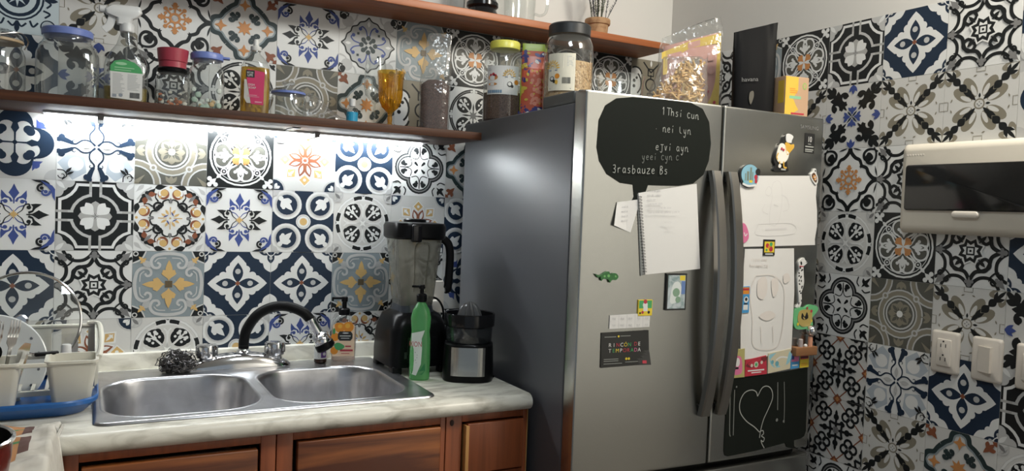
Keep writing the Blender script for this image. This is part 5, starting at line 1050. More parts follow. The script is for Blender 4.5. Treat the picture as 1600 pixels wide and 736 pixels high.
# ---------------------------------------------------------------- things on the lower shelf
SH = 1.6604
BLID = mat('blue_lid', (.16, .22, .52), .35)
def wire(mb, pts, r=.0016): return mb.tube(catmull(pts, 5), r, 6)
j = thing('clip_jar', 'round glass clip jar with tan seal at the far left end of the shelf', 'jar', (-.131, -.195, SH), face(-.131, -.195))
MB().lathe([(.056, 0), (.064, .004), (.066, .02), (.066, .095), (.060, .112), (.056, .118), (.058, .122), (.058, .126)], 40, cap1=False).build('body', GLASS, j)
MB().lathe([(.060, .127), (.062, .1285), (.062, .1335), (.060, .135)], 40).build('seal_ring', mat('tan_seal', (.40, .30, .19), .5), j)
MB().lathe([(.060, .1352), (.061, .140), (.056, .150), (.035, .160), (.004, .163)], 40, cap0=False).build('lid', GLASS, j)
mb = MB(); wire(mb, [(-.062, -.01, .115), (-.070, -.02, .135), (-.05, -.05, .15), (0, -.067, .138), (.05, -.05, .15), (.070, -.02, .135), (.062, -.01, .115)]); wire(mb, [(-.01, -.067, .138), (0, -.075, .10), (.01, -.067, .138)])
mb.build('wire_clip', CHROME, j)
j = thing('storage_jar', 'large empty square glass jar with a blue lid beside the clip jar', 'jar', (.026, -.165, SH), face(.026, -.165)+.05)
bottle(MB(), [(.136, .136, 0, 5), (.145, .145, .005, 5), (.147, .147, .06, 5), (.145, .145, .115, 4.5), (.134, .134, .138, 3.2), (.116, .116, .150, 2.2), (.112, .112, .156, 2), (.114, .114, .166, 2)], 56, cap1=False).build('body', GLASS, j)
MB().lathe([(.0565, .165), (.060, .167), (.061, .181), (.058, .185), (.050, .186), (.048, .183), (.003, .183)], 40, cap1=True).build('lid', BLID, j)
MB().lathe([(.0575, .1500), (.0585, .1515), (.0575, .153)], 40, cap0=False, cap1=False).build('neck_ring', GLASS, j)
j = thing('glass_tumbler', 'plain clear glass behind the blue lidded jar near the wall', 'glass', (.098, -.060, SH))
MB().lathe([(.025, 0), (.027, .004), (.030, .13), (.031, .148)], 32, cap1=False).build('body', GLASS, j)
j = thing('spice_bottle', 'small dark brown bottle half hidden behind the spray bottle', 'bottle', (.152, -.075, SH))
MB().lathe([(.017, 0), (.019, .003), (.019, .03)], 24).build('base_label', mat('rust_label', (.25, .09, .04), .5), j)
MB().lathe([(.0185, .03), (.0185, .075), (.012, .088), (.009, .092)], 24).build('body', mat('dark_brown_glass', (.02, .010, .006), .15), j)
MB().lathe([(.011, .090), (.012, .092), (.012, .108), (.010, .110)], 20).build('cap', mat('tan_cap', (.35, .22, .10), .5), j)
s = thing('spray_bottle', 'clear spray bottle with white trigger and green and white label', 'spray bottle', (.166, -.18, SH), face(.166, -.18))
bottle(MB(), [(.094, .052, 0, 4), (.106, .060, .005, 4), (.108, .062, .04, 4), (.108, .062, .10, 4), (.100, .058, .122, 3), (.076, .050, .143, 2.4), (.052, .042, .160, 2.1), (.038, .036, .182, 2), (.028, .028, .198, 2), (.028, .028, .206, 2)]).build('body', PLASTIC, s)
bottle(MB(), [(.091, .049, .002, 4), (.103, .057, .006, 4), (.105, .059, .045, 4)]).build('liquid', clear('yellow_liquid', (.86, .74, .30), .1, .4, body=(.55, .42, .08), bodyfac=.35), s)
lb = Label(None, .0316); lp = [(-.036, .014), (.036, .010), (.040, .014), (.040, .085), (.036, .098), (.02, .112), (-.006, .118), (-.028, .112), (-.038, .098)]
lb.sheet(-.04, .04, .01, .118, PWHT, poly=lp).ink([[p for p in clip_poly(lp, -.04, .04, .084, .12)]], PGRN).ink(lines(-.032, -.002, .024, .080, 15, .0018, 3)+lines(.004, .036, .036, .080, 11, .0018, 4), mat('label_grey', (.42, .43, .43), .5)).ink(bars(.010, .034, .016, .031), PBLK).ink(s_c(-.012, .022, .005)+[box4(-.032, -.022, .016, .024)], mat('label_grey_dark', (.25, .28, .32), .5)).ink(s_e(-.012, .106, .014, .004)+[box4(-.028, .02, .094, .0965), box4(-.028, .012, .088, .090)], mat('label_light_green', (.30, .55, .33), .5)).build('label', s)
MB().lathe([(.0165, .196), (.018, .198), (.018, .215), (.015, .220)], 24).build('collar', mat('clear_white', (.62, .63, .63), .3), s)
TRG = mat('trigger_white', (.64, .65, .65), .3)
mb = MB(); mb.stack([([(x-.008, y) for x, y in rrect(.034, .026, .008, 4)], .216), ([(x-.006, y) for x, y in rrect(.040, .026, .008, 4)], .232), ([(x-.012, y) for x, y in rrect(.080, .026, .008, 4)], .240), ([(x-.010, y) for x, y in rrect(.094, .026, .010, 4)], .252), ([(x-.004, y) for x, y in rrect(.076, .022, .010, 4)], .264), ([(x+.002, y) for x, y in rrect(.056, .014, .006, 4)], .268)])
mb.build('spray_head', TRG, s)
MB().tube(catmull([(-.034, 0, .242), (-.038, 0, .225), (-.044, 0, .208), (-.056, 0, .196)], 5), 1, sq=rrect(.020, .006, .002, 3)).build('trigger', TRG, s)
MB().lathe([(.008, 0), (.010, .002), (.010, .014), (.007, .016)], 18, M=Matrix.Translation((-.052, 0, .252)) @ Matrix.Rotation(-PI/2, 4, 'Y')).build('nozzle', TRG, s)
MB().tube([(0, 0, .01), (0, 0, .198)], .0025, 8).build('dip_tube', PLASTIC, s)
RLID = mat('red_lid', (.36, .045, .07), .3)
j = thing('spice_jar', 'small square glass jar of dark bits under a tall red lid', 'jar', (.283, -.170, SH), face(.283, -.17)+.08)
bottle(MB(), [(.078, .078, 0, 7), (.086, .086, .004, 7), (.087, .087, .05, 7), (.085, .085, .088, 6), (.072, .072, .098, 3), (.068, .068, .104, 2)], 48, cap1=False).build('body', GLASS, j)
MB().lathe([(.036, .101), (.040, .103), (.041, .110), (.037, .114)], 36).build('black_ring', BLK, j)
MB().lathe([(.036, .114), (.036, .130), (.038, .132), (.041, .160), (.0415, .166), (.039, .167), (.037, .160), (.003, .158)], 40).build('lid', RLID, j)
mb = MB(); random.seed(9)
o = MB(); bm_ = []
for k in range(70):
    c = (random.uniform(-.032, .032), random.uniform(-.032, .032), .006+abs(random.gauss(0, .016))); o.ball(c, random.uniform(.004, .008), 4, random.choice((0, 0, 0, 1, 2)), sc=(1, .6, .8))
ob = o.build('dried_spices', [mat('spice_pale', (.55, .52, .44), .7), mat('spice_rust', (.42, .12, .03), .7), mat('spice_dark', (.06, .05, .04), .7)], loc=(.283, -.17, SH)); tag(ob, 'pale and rust coloured dried spices inside the red lidded jar', 'spices', kind='stuff')
j = thing('storage_jar', 'medium square glass jar with blue lid right of the red lidded jar', 'jar', (.374, -.160, SH), face(.374, -.16)-.05)
bottle(MB(), [(.086, .086, 0, 6), (.095, .095, .005, 6), (.097, .097, .06, 6), (.096, .096, .105, 5), (.088, .088, .122, 3.4), (.080, .080, .132, 2.2), (.078, .078, .138, 2), (.079, .079, .150, 2)], 48, cap1=False).build('body', GLASS, j)
MB().lathe([(.041, .148), (.0445, .150), (.0455, .163), (.043, .168), (.036, .168), (.034, .165), (.003, .165)], 40).box(.040, .062, -.010, .010, .156, .163, bev=.002).build('lid', BLID, j)
o = MB(); random.seed(4)
for k in range(36):
    c = (random.uniform(-.034, .034), random.uniform(-.034, .034), .006+abs(random.gauss(0, .022))); o.ball(c, random.uniform(.005, .010), 4, random.choice((0, 0, 1, 2)), sc=(1, .5, 1))
ob = o.build('wrapped_sweets', [mat('sweet_pale', (.62, .66, .60), .4), mat('sweet_green', (.38, .50, .40), .4), mat('sweet_gold', (.60, .40, .18), .4)], loc=(.374, -.16, SH)); tag(ob, 'pale wrapped sweets inside the medium blue lidded jar', 'sweets', kind='stuff')
b = thing('soap_bottle', 'bottle of amber dish soap with a pink label and white flip cap', 'soap bottle', (.507, -.17, SH), face(.507, -.17))
ss = [(.074, .044, 0, 3), (.082, .050, .004, 3), (.084, .052, .05, 3), (.084, .052, .115, 3), (.080, .050, .145, 2.6), (.062, .044, .165, 2.2), (.038, .034, .178, 2), (.026, .026, .184, 2), (.026, .026, .196, 2)]
bottle(MB(), ss).build('body', PLASTIC, b)
bottle(MB(), [(a*.96, c*.95, max(z, .002), e) for a, c, z, e in ss[:4]]+[(.078, .048, .142, 2.6)]).build('liquid', clear('amber_soap', (.92, .72, .20), .1, .4, body=(.62, .36, .02), bodyfac=.40), b)
lb = Label(None, .0265); lb.sheet(-.030, .032, .032, .134, mat('label_pink', (.52, .035, .12), .45), poly=[(-.010, .034), (.024, .032), (.026, .128), (-.022, .134), (-.024, .110)])
lb.ink([[(-.022, .036), (-.011, .036), (-.024, .104), (-.030, .104), (-.030, .05)]], mat('label_speckle', (.45, .44, .42), .6)).ink([box4(-.026, -.002, .110, .131)], PBLK).text('BETTER', -.014, .124, .0062, PWHT, squash=.85).text('LIFE', -.014, .1165, .0105, PWHT, squash=.85).text('DISH', -.010, .089, .0085, PWHT).text('SOAP', -.008, .0805, .0085, PWHT).ink([box4(-.02, .006, .058, .060), box4(-.02, .012, .054, .0555), box4(.0, .02, .038, .042)], mat('label_pale_pink', (.62, .25, .32), .5)).build('label', b)
MB().lathe([(.0145, .192), (.0155, .194), (.0155, .204), (.008, .207), (.008, .220), (.006, .226)], 24).build('cap', PWHT, b)
j = thing('storage_jar', 'short round glass jar with a blue seal and glass knob lid', 'jar', (.604, -.17, SH))
MB().lathe([(.044, 0), (.051, .004), (.053, .02), (.052, .060), (.047, .070), (.047, .074)], 40, cap1=False).build('body', GLASS, j)
MB().lathe([(.048, .0742), (.0505, .075), (.0505, .081), (.048, .082)], 40).build('seal_ring', BLID, j)
MB().lathe([(.049, .0822), (.047, .087), (.02, .090), (.010, .093), (.014, .101), (.020, .106), (.018, .111), (.004, .112)], 36, cap0=False).build('lid', GLASS, j)
# crumpled film bag
mb = MB(); N = 30; rings = []
for i in range(N+1):
    t = i/N; x = -.075+.165*t; h = max(.004, .085*(1-t)**1.1*(1+.18*math.sin(8*t))); d = .045*(1-.4*t)
    rings.append([(x+.006*mno.noise(Vector((k*.7, i*.5, 2))), d*math.cos(a)+.006*mno.noise(Vector((k*.9, i*.4, 5))), max(.0008, h/2+h/2*math.sin(a)+.006*(1-t)*mno.noise(Vector((k*.8, i*.6, 9))))) for k, a in enumerate([2*PI*k/20 for k in range(20)])])
ob = mb.loft(rings).build('plastic_bag', FILM, loc=(.735, -.16, SH), smooth=25); tag(ob, 'crumpled clear plastic bag sloping down on the shelf right of the short jar', 'plastic bag')
v = thing('vial', 'tiny clear vial with a bright blue label left of the amber goblet', 'vial', (.818, -.115, SH), face(.818, -.115))
MB().lathe([(.014, 0), (.0175, .002), (.0175, .052), (.012, .060), (.009, .064), (.009, .068)], 24).build('body', PLASTIC, v)
MB().lathe([(.0105, .066), (.0105, .088), (.009, .090)], 20).build('cap', mat('clear_white', (.6, .6, .6), .3), v)
Label(.0177).sheet(-.027, .027, .014, .047, mat('label_cyan', (.02, .28, .48), .4)).ink([box4(-.02, .02, .029, .0305), box4(-.012, .012, .036, .039)], mat('label_cyan_light', (.30, .55, .65), .5)).build('label', v)
w_ = thing('wine_glass', 'tall clear stemmed glass standing behind the amber goblet', 'glass', (.905, -.075, SH))
MB().lathe([(.034, 0), (.034, .002), (.006, .006), (.004, .02), (.004, .085), (.010, .092), (.030, .112), (.037, .145), (.036, .19), (.031, .232)], 36, cap1=False).build('bowl', GLASS, w_)
g = thing('goblet', 'amber pressed glass goblet near the middle of the shelf', 'goblet', (.925, -.170, SH))
AMB = clear('amber_glass', (.90, .60, .10), .06, 1.6, body=(.62, .34, .02), bodyfac=.38)
n = 48; prof = [(.026, 0), (.028, .003), (.012, .010), (.007, .018), (.0085, .03), (.007, .042), (.010, .052), (.024, .066), (.034, .086), (.038, .11), (.0395, .135), (.041, .160), (.0435, .176), (.043, .181)]
rings = []
for r, z in prof:
    rings.append([((r+(.0012*math.cos(24*a) if .06 < z < .12 else (.0014*mno.noise(Vector((math.cos(a)*9, math.sin(a)*9, z*220))) if .12 <= z < .165 else .0006*math.cos(24*a)*(z > .17))))*math.cos(a), (r+(.0012*math.cos(24*a) if .06 < z < .12 else 0))*math.sin(a), z) for a in [2*PI*k/96 for k in range(96)]])
MB().loft(rings, cap1=False).build('bowl', AMB, g)
gb = thing('grain_bag', 'tall clear bag half full of reddish brown grain at the right end of the shelf', 'bag', (1.080, -.165, SH), face(1.08, -.165))
mb = MB(); secs = []
for w1, d1, z, dx in ((.082, .056, 0, 0), (.096, .066, .006, 0), (.098, .068, .08, 0), (.100, .064, .16, 0), (.098, .05, .20, .002), (.088, .036, .24, .006), (.082, .020, .285, .008), (.080, .006, .315, .010), (.068, .003, .326, .012)):
    secs.append([(x+dx+.003*mno.noise(Vector((k*.6, z*40, 1))), y+.004*mno.noise(Vector((k*.5, z*50, 4)))*(d1/.05), z) for k, (x, y) in enumerate(se(w1, d1, 3, 40))])
mb.loft(secs).build('film', FILM, gb, smooth=30)
GR = mat('grain_brown', (.115, .060, .050), .8, noise=((.045, .022, .018), (260, 260, 260), 2, .4, .6), bump=((420, 420, 420), .8, .004))
ob = bottle(MB(), [(.078, .052, .0012, 3), (.090, .060, .008, 3), (.092, .062, .08, 3), (.094, .058, .155, 3), (.05, .03, .172, 2)]).build('red_grain', GR, loc=(1.08, -.165, SH), rotz=face(1.08, -.165)); tag(ob, 'fine reddish brown grain filling the lower half of the tall clear bag', 'grain', kind='stuff')
# ---------------------------------------------------------------- things on the upper shelf
US = 2.0754
j = thing('glass_tumbler', 'clear glass standing on the upper shelf just left of the black pot', 'glass', (1.165, -.12, US))
MB().lathe([(.026, 0), (.028, .003), (.033, .11), (.034, .12)], 32, cap1=False).build('body', GLASS, j)
j = thing('coffee_pot', 'glossy black round based pot on the upper shelf cut by the top of the photo', 'pot', (1.262, -.125, US))
MB().lathe([(.058, 0), (.060, .004), (.050, .016), (.047, .026), (.055, .034), (.055, .046), (.047, .056), (.044, .13), (.05, .15), (.045, .165), (.006, .17)], 40).build('body', BLKG, j)
p = thing('glass_pitcher', 'clear glass pitcher with a handle on the upper shelf', 'pitcher', (1.408, -.125, US), face(1.408, -.125))
MB().lathe([(.050, 0), (.054, .004), (.057, .10), (.062, .17), (.066, .2)], 40, cap1=False).build('body', GLASS, p)
MB().tube(catmull([(.058, 0, .15), (.090, -.0, .15), (.098, 0, .10), (.094, 0, .045), (.075, 0, .03), (.055, 0, .035)], 6), .005, 8).build('handle', GLASS, p)
p = thing('potted_plant', 'dried twigs in a small tan cork textured pot on the upper shelf', 'plant', (1.742, -.125, US))
POT = mat('pot_tan', (.40, .24, .125), .8, noise=((.28, .15, .07), (50, 50, 50), 4, .45, .7))
MB().lathe([(.036, 0), (.038, .002), (.041, .040), (.046, .042), (.048, .046), (.048, .060), (.046, .063), (.040, .062), (.038, .052), (.003, .050)], 36).build('pot', POT, p)
TW = [mat('twig_green', (.07, .085, .035), .8), mat('twig_grey', (.10, .10, .105), .8)]
random.seed(21)
for k in range(16):
    a = random.uniform(0, 2*PI); r = random.uniform(.006, .030); dx, dy = math.cos(a)*r, math.sin(a)*r; hh = random.uniform(.10, .17); ln = random.uniform(.8, 2.4)
    pts = [(dx, dy, .05), (dx*(1+ln*.4)+random.gauss(0, .003), dy*(1+ln*.4), .05+hh*.5), (dx*(1+ln), dy*(1+ln), .05+hh)]
    mb = MB(); P = catmull(pts, 8); mb.tube(P, .0014, 5)
    for q in P[4:]:
        for s_ in range(2):
            t_ = random.uniform(0, 2*PI); mb.tube([q, (q[0]+.007*math.cos(t_), q[1]+.007*math.sin(t_), q[2]+.009)], [.0013, .0004], 4)
    mb.build('twig', TW[k % 2 if dx < .005 else 1], p, smooth=0)
# ---------------------------------------------------------------- things on top of the refrigerator
FT = CTOP+.0004
SUNY = mat('sun_gold', (.66, .40, .06), .5); DGREY = mat('label_grey_dark', (.25, .28, .32), .5)
def sunprint(lb, s0, z0, k=1.0):
    for i in range(9):
        a = PI*i/8; lb.ink(s_leaf(s0+k*.009*math.cos(a), z0+k*.009*math.sin(a), s0+k*.021*math.cos(a), z0+k*.021*math.sin(a), .0017*k), SUNY)
    lb.ink(s_arc(s0, z0, .006*k, 0, 180, .002), SUNY)
def big_jar(name, label, x, y, r, h, zn, lidm, rot, lid_r, nm=True):
    j = thing(name, label, 'jar', (x, y, FT), rot)
    MB().lathe([(r*.90, 0), (r*.985, .005), (r, .015), (r, zn-.055), (r*.97, zn-.03), (r*.86, zn-.008), (lid_r*.93, zn), (lid_r*.93, zn+.012)], 48, cap1=False).build('body', PLASTIC, j)
    return j
j = big_jar('food_jar', 'round plastic jar with a yellow lid and a sun label half full of brown seeds', 1.291, -.250, .068, .267, .238, None, face(1.291, -.25), .048)
mb = MB(); YL = mat('lid_yellow', (.62, .60, .10), .35)
mb.lathe([(.048, .240), (.050, .241), (.0505, .262), (.048, .266), (.003, .267)], 48); mb.build('lid', YL, j)
lb = Label(.0685); lb.sheet(-.062, .052, .085, .178, PWHT).ink([[(-.062, .085), (.052, .085), (.052, .100), (.02, .104), (-.062, .100)]], PYEL)
lb.ink(s_e(-.038, .140, .018, .010)+s_e(-.038, .118, .016, .005), mat('food_orange', (.55, .25, .08), .6)).ink(s_c(-.046, .148, .004)+s_c(-.036, .150, .005)+s_c(-.028, .146, .004), PRED).ink(s_c(-.033, .147, .003)+s_c(.020, .118, .009)+s_c(.028, .112, .005), PBLK).ink(s_c(.019, .119, .006), PWHT).ink(s_c(.043, .126, .008), PORA)
lb.ink([box4(-.056+.0075*k, -.0505+.0075*k, .089, .099) for k in range(7)], DGREY).ink(bars(-.055, -.006, .0895, .0985, 14), mat('blue_grey', (.15, .28, .42), .5)).ink([box4(.004, .032, .139, .143)], DGREY).ink([box4(-.056, -.046, .168, .170), box4(-.056, -.042, .163, .165)], MATS['label_grey'])
sunprint(lb, .018, .146, 1.1); lb.build('label', j)
SD = mat('seed_brown', (.15, .085, .055), .8, noise=((.07, .035, .022), (300, 300, 300), 2, .4, .62), bump=((380, 380, 380), .9, .004))
ob = MB().lathe([(.058, .0012), (.0655, .008), (.0665, .07), (.0665, .094), (.03, .100), (.003, .101)], 40).build('brown_seeds', SD, loc=(1.291, -.25, FT)); tag(ob, 'brown seeds filling the lower part of the yellow lidded jar', 'seeds', kind='stuff')
sb = thing('snack_bag', 'upright red and blue snack bag with a green top between the two big jars', 'snack bag', (1.348, -.352, FT), face(1.348, -.352)+.1)
mb = MB(); rings = []
for w1, d1, z in ((.082, .012, 0), (.088, .034, .02), (.090, .040, .10), (.088, .038, .17), (.084, .022, .215), (.082, .006, .236), (.082, .004, .252)): rings.append([(x, y, z) for x, y in se(w1, d1, 2.4, 48)])
RB = [mat('snack_red', (.50, .10, .05), .35), mat('snack_navy', (.04, .045, .18), .35), mat('snack_pink', (.62, .24, .16), .4), mat('snack_lime', (.34, .46, .04), .35), mat('snack_gold', (.55, .42, .06), .4)]
mb.loft(rings, 3)
nr = len(rings); 
o_ = mb.build('bag', RB, sb, smooth=40)
lb = Label(None, .0206); ys = lambda z: 0
class Bag(Label):
    def pt(s, a, z):
        pr = [(0, .006), (.02, .017), (.10, .020), (.17, .019), (.215, .011), (.236, .003), (.26, .002)]
        for (z0, d0), (z1, d1) in zip(pr, pr[1:]):
            if z0 <= z <= z1: d = d0+(d1-d0)*(z-z0)/(z1-z0); break
        else: d = .002
        q = max(0, 1-(abs(a)/.044)**2.4)**(1/2.4)
        return (a, -d*q-s.off-.0006, z)
lb = Bag(None, 0); lb.R = lambda z: 1e3
lb.sheet(-.042, .042, .003, .228, RB[0], 12)
lb.ink(sum([s_e(random.uniform(-.042, .042), random.choice((random.uniform(.165, .225), random.uniform(.005, .05), random.uniform(.005, .225))), .010, .006, random.uniform(0, 180), 8) for k in range(46)], []), RB[1]).sheet(-.024, .042, .045, .20, RB[0], 10, poly=[(-.020, .05), (.042, .045), (.042, .175), (.0, .20), (-.016, .17)])
random.seed(8)
lb.ink(sum([s_c(random.uniform(-.012, .040), random.uniform(.055, .165), random.uniform(.004, .007), 10) for k in range(46)], []), RB[2]).ink(sum([s_c(random.uniform(-.012, .040), random.uniform(.055, .165), .003, 8) for k in range(14)], []), RB[4]).ink(sum([s_e(random.uniform(-.038, .03), random.choice((random.uniform(.175, .222), random.uniform(.01, .04))), .008, .004, random.uniform(0, 180), 10) for k in range(16)], []), PWHT).ink(sum([s_e(random.uniform(-.04, -.02), random.uniform(.05, .22), .006, .004, random.uniform(0, 180), 10) for k in range(14)], []), RB[4])
lb.build('print', sb)
j = big_jar('food_jar', 'biggest plastic jar with a black lid and a sun label full of oat flakes', 1.405, -.468, .0785, .295, .262, None, face(1.405, -.468), .062)
MB().lathe([(.063, .262), (.066, .263), (.0665, .292), (.063, .297), (.054, .298), (.052, .295), (.003, .295)], 48).build('lid', mat('lid_black', (.018, .02, .022), .4), j)
lb = Label(.079); lb.sheet(-.068, .022, .082, .196, mat('label_cream', (.66, .63, .52), .45)).ink([box4(-.068, .022, .082, .097)], PYEL).ink([box4(-.016, .020, .150, .190)], mat('label_cream_light', (.70, .67, .56), .5)).ink(lines(-.004, .018, .155, .188, 7, .0016), MATS['label_grey']).ink(bars(-.018, .008, .103, .122), PBLK).ink(s_c(-.052, .118, .008)+s_c(-.044, .110, .005), PBLK).ink(s_c(-.052, .119, .005), PWHT).ink(s_c(-.034, .126, .008), PORA).ink(s_e(-.036, .108, .005, .007), SUNY).ink([box4(-.064, -.034, .142, .146), box4(-.06, .01, .087, .089)], DGREY)
sunprint(lb, -.050, .152, 1.2); lb.build('label', j)
random.seed(12); mb = MB(); R_ = .0765
mb.lathe([(.068, .0012), (.074, .008), (.0745, .10), (.0745, .176), (.04, .184), (.003, .186)], 40)
for k in range(2600):
    a = random.uniform(0, 2*PI); z = random.uniform(.006, .178+.012*math.sin(a*1.0+1)); w1 = random.uniform(.0022, .0042); t1 = random.uniform(0, PI); rr = R_-random.uniform(.0, .0012)
    c, s_ = math.cos(t1), math.sin(t1); tl = random.gauss(0, .12)
    q = [(w1*c, w1*.6*s_), (-w1*.6*s_, w1*c*1.0), (-w1*c, -w1*.6*s_), (w1*.6*s_, -w1*c*1.0)]
    mb.add([((rr+tl*p[0])*math.cos(a+p[0]/R_), (rr+tl*p[0])*math.sin(a+p[0]/R_), z+p[1]) for p in q], [(0, 1, 2, 3)], random.choice((0, 0, 1, 2)))
ob = mb.build('oat_flakes', [mat('oat_tan', (.55, .37, .19), .7), mat('oat_light', (.68, .50, .30), .7), mat('oat_dark', (.36, .21, .09), .7)], loc=(1.405, -.468, FT), smooth=0); tag(ob, 'tan oat flakes filling most of the black lidded jar', 'oats', kind='stuff')
j = thing('plastic_container', 'low round clear plastic container in the middle of the refrigerator top', 'container', (1.552, -.545, FT))
MB().lathe([(.064, 0), (.068, .004), (.074, .13), (.0775, .138), (.078, .144), (.075, .144)], 44, cap1=False).build('body', GLASS, j)
# bag of dry pasta: every piece on its own
px, py, pr_ = 1.688, -.668, face(1.688, -.668)+.25
pg = thing('pasta_bag', 'clear bag of dry pasta lying at the front of the refrigerator top', 'bag', (px, py, FT), pr_)
mb = MB(); secs = []
def pw(z):  # half width left, right, depth
    t = z/.20; return (-.100+.075*max(0, t-.38), .088-.006*t, .056*(1-.72*max(0, t-.3)))
for i in range(17):
    z = .2*i/16; l_, r_, d_ = pw(z); 
    if i == 0: d_ *= .85
    secs.append([((l_+r_)/2+x+.004*mno.noise(Vector((k*.5, i*.6, 2))), y+.006*mno.noise(Vector((k*.6, i*.7, 7))), z if i < 14 else z+.006*mno.noise(Vector((k*.3, 1, 3)))) for k, (x, y) in enumerate(se(r_-l_, 2*d_, 3, 48))])
mb.loft(secs).build('film', FILM, pg, smooth=30)
pc = MB().tube(catmull([(-.016, 0, 0), (-.006, .003, .001), (.006, .003, -.001), (.016, 0, 0)], 4), .0034, 7); PM = mat('pasta_tan', (.60, .40, .17), .55); PM2 = mat('pasta_brown', (.50, .30, .11), .55)
proto = pc.build('pasta_piece', PM); pmes2 = proto.data.copy(); pmes2.materials[0] = PM2
random.seed(31); M_ = Matrix.Translation((px, py, FT)) @ Matrix.Rotation(pr_, 4, 'Z')
PGRP = 'dry pasta pieces in the clear bag'
for k in range(230):
    o = proto if k == 0 else proto.copy()
    if k: COL.objects.link(o)
    if k % 3 == 0 and k: o.data = pmes2
    z = .012+.135*random.random()**.9; l_, r_, d_ = pw(z); l_ += .022; r_ -= .022; d_ -= .010
    lim = l_+(r_-l_)*random.random(); zt = min(z*1.3, .178*min(1, .42+(lim-l_)/(r_-l_)*1.2))
    yy = -d_*(.35+.65*random.random()) if k < 200 else random.uniform(-d_, d_)
    o.matrix_world = M_ @ Matrix.Translation((lim, yy*.82, max(.010, zt))) @ Matrix.Rotation(random.uniform(0, PI), 4, 'Y') @ Matrix.Rotation(random.gauss(0, .25), 4, 'Z')
    tag(o, 'curved tan piece of dry pasta inside the clear bag', 'pasta', PGRP)
# printed bread bag behind
bx, by, br = 1.850, -.525, face(1.85, -.525)+.12
bb = thing('snack_bag', 'big yellow and pink printed bag in clear film behind the pasta bag', 'bag', (bx, by, FT), br)
mb = MB(); secs = []
for w1, d1, z in ((.200, .06, 0), (.212, .075, .02), (.216, .08, .12), (.214, .07, .20), (.210, .045, .27), (.205, .016, .315), (.19, .006, .345)): secs.append([(x+.004*mno.noise(Vector((k*.5, z*30, 2))), y+.006*mno.noise(Vector((k*.6, z*30, 7))), z+(x*.28+.012*math.sin(x*18+.5) if z > .25 else x*.28*z/.25)) for k, (x, y) in enumerate(se(w1, d1, 3, 48))])
mb.loft(secs).build('film', FILM, bb, smooth=30)
YB, PB = mat('bag_yellow', (.60, .42, .05), .45), mat('bag_pink', (.52, .27, .23), .5)
mb = MB().loft([[(x, y, z+x*.28*min(1, z/.25)) for x, y in se(w1, d1, 3)] for w1, d1, z in ((.185, .05, .002), (.19, .055, .15), (.185, .045, .24), (.18, .010, .305))]); mb.build('inner_pack', PB, bb)
class Tilt(Label):
    def pt(s, a, z): return (a, -s.y0*(1 if z < .2 else max(.25, 1-(z-.2)*7.5))-s.off, z+a*.28*min(1, z/.25))
lb = Tilt(None, .0290); lb.sheet(.028, .098, .0, .30, YB).sheet(-.095, .098, .262, .300, YB, poly=[(-.095, .245), (.0, .275), (.098, .265), (.098, .300), (.0, .300), (-.095, .285)])
lb.ink([box4(-.09, -.076, .20, .28)], YB).ink([box4(.056, .080, .215, .245), box4(-.01, .03, .275, .295)]+s_c(.068, .185, .012)+[box4(-.08, -.03, .255, .272)], PB).ink(s_c(.068, .06, .006)+s_c(.082, .085, .005)+s_c(.075, .03, .005)+s_c(.06, .12, .004), PRED).ink(s_c(.01, .225, .020)+s_c(-.018, .222, .014), mat('bag_grey_print', (.15, .14, .13), .6)).ink([[(-.052, .17), (-.044, .17), (-.034, .215), (-.042, .215)]], PBLK)
lb.ink([smooth_poly([(-.02, .10), (.03, .09), (.035, .16), (.02, .20), (-.02, .19)], 3)], mat('bag_ochre', (.50, .34, .10), .5)); lb.build('print', bb)
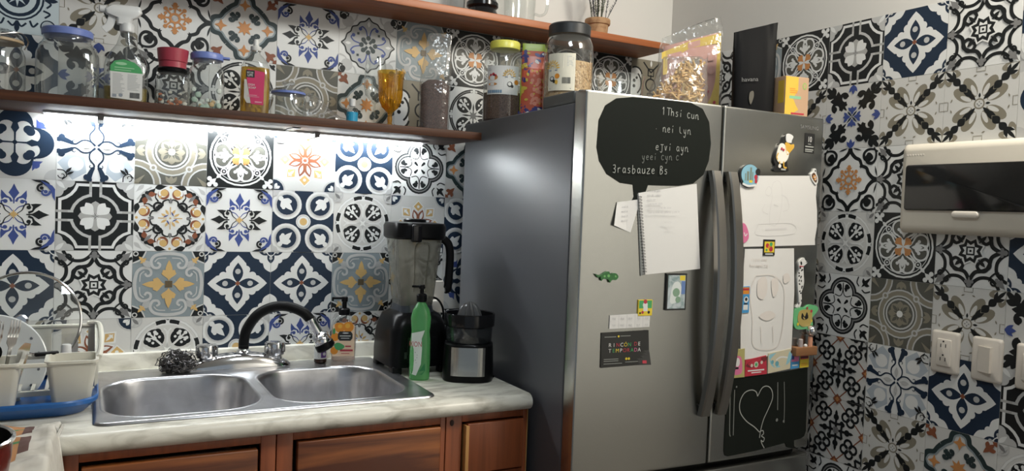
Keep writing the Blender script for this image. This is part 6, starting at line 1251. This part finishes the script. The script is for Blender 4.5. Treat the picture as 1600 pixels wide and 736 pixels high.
# side gusset
# black coffee pouch
cp_ = thing('coffee_pouch', 'tall black foil pouch with faint white print standing beside the yellow bag', 'pouch', (1.932, -.735, FT), face(1.932, -.735)+.18)
mb = MB(); secs = []
for w1, d1, z, sl in ((.120, .050, 0, 0), (.126, .062, .006, 0), (.128, .058, .10, 0), (.130, .045, .19, .004), (.132, .022, .26, .010), (.134, .006, .305, .018), (.134, .003, .318, .020)): secs.append([(x+.003*mno.noise(Vector((k*.5, z*20, 2))), y+.003*mno.noise(Vector((k*.4, z*25, 7))), z+sl*(x/.06)*.75) for k, (x, y) in enumerate(se(w1, d1, 3.4, 48))])
mb.loft(secs).build('pouch_body', mat('foil_black', (.005, .005, .0055), .55, spec=.1), cp_, smooth=30)
lb = Label(None, .0325); TXG = mat('pouch_grey', (.16, .16, .155), .5)
lb.text('havana', -.016, .148, .019, TXG, rot=.06).ink([smooth_poly([(-.014, .108), (-.004, .112), (-.002, .094), (-.010, .070), (-.016, .088)], 3)], mat('pouch_brown', (.10, .09, .07), .6)).build('print', cp_)
bxx = thing('tea_box', 'tan and yellow cardboard box at the right end of the refrigerator top', 'box', (2.032, -.785, CTOP+.0335), -.16)
KR, KY = mat('kraft_card', (.42, .27, .165), .7), mat('box_yellow', (.60, .40, .05), .5)
MB().box(-.044, .044, -.045, .045, 0, .128, bev=.0012).build('carton', KR, bxx)
lb = Label(None, .0452); lb.sheet(-.0435, .0435, .002, .126, KR).ink([[(-.0435, .006), (-.0435, .126), (.004, .126), (.004, .085), (-.014, .06), (-.002, .038), (.008, .025), (-.02, .008)]], KY).ink([box4(-.028, .016, .058, .067)], mat('box_green', (.20, .42, .25), .6)).ink(lines(-.028, .004, .074, .092, 3, .003), PORA).ink(s_e(.028, .100, .008, .011), mat('box_leaf', (.25, .36, .10), .6)).ink(s_e(.028, .100, .004, .007), KR).ink([box4(-.02, .03, .010, .015)], PRED).build('print', bxx)
MB().box(-.0448, -.044, -.040, -.012, .045, .115).build('side_patch', KY, bxx)
MB().box(-.036, .036, -.005, .040, .128, .130, M=Matrix.Translation((0, 0, 0)) @ Matrix.Rotation(.0, 4, 'X')).build('lid_flap', mat('kraft_dark', (.22, .13, .08), .8), bxx)
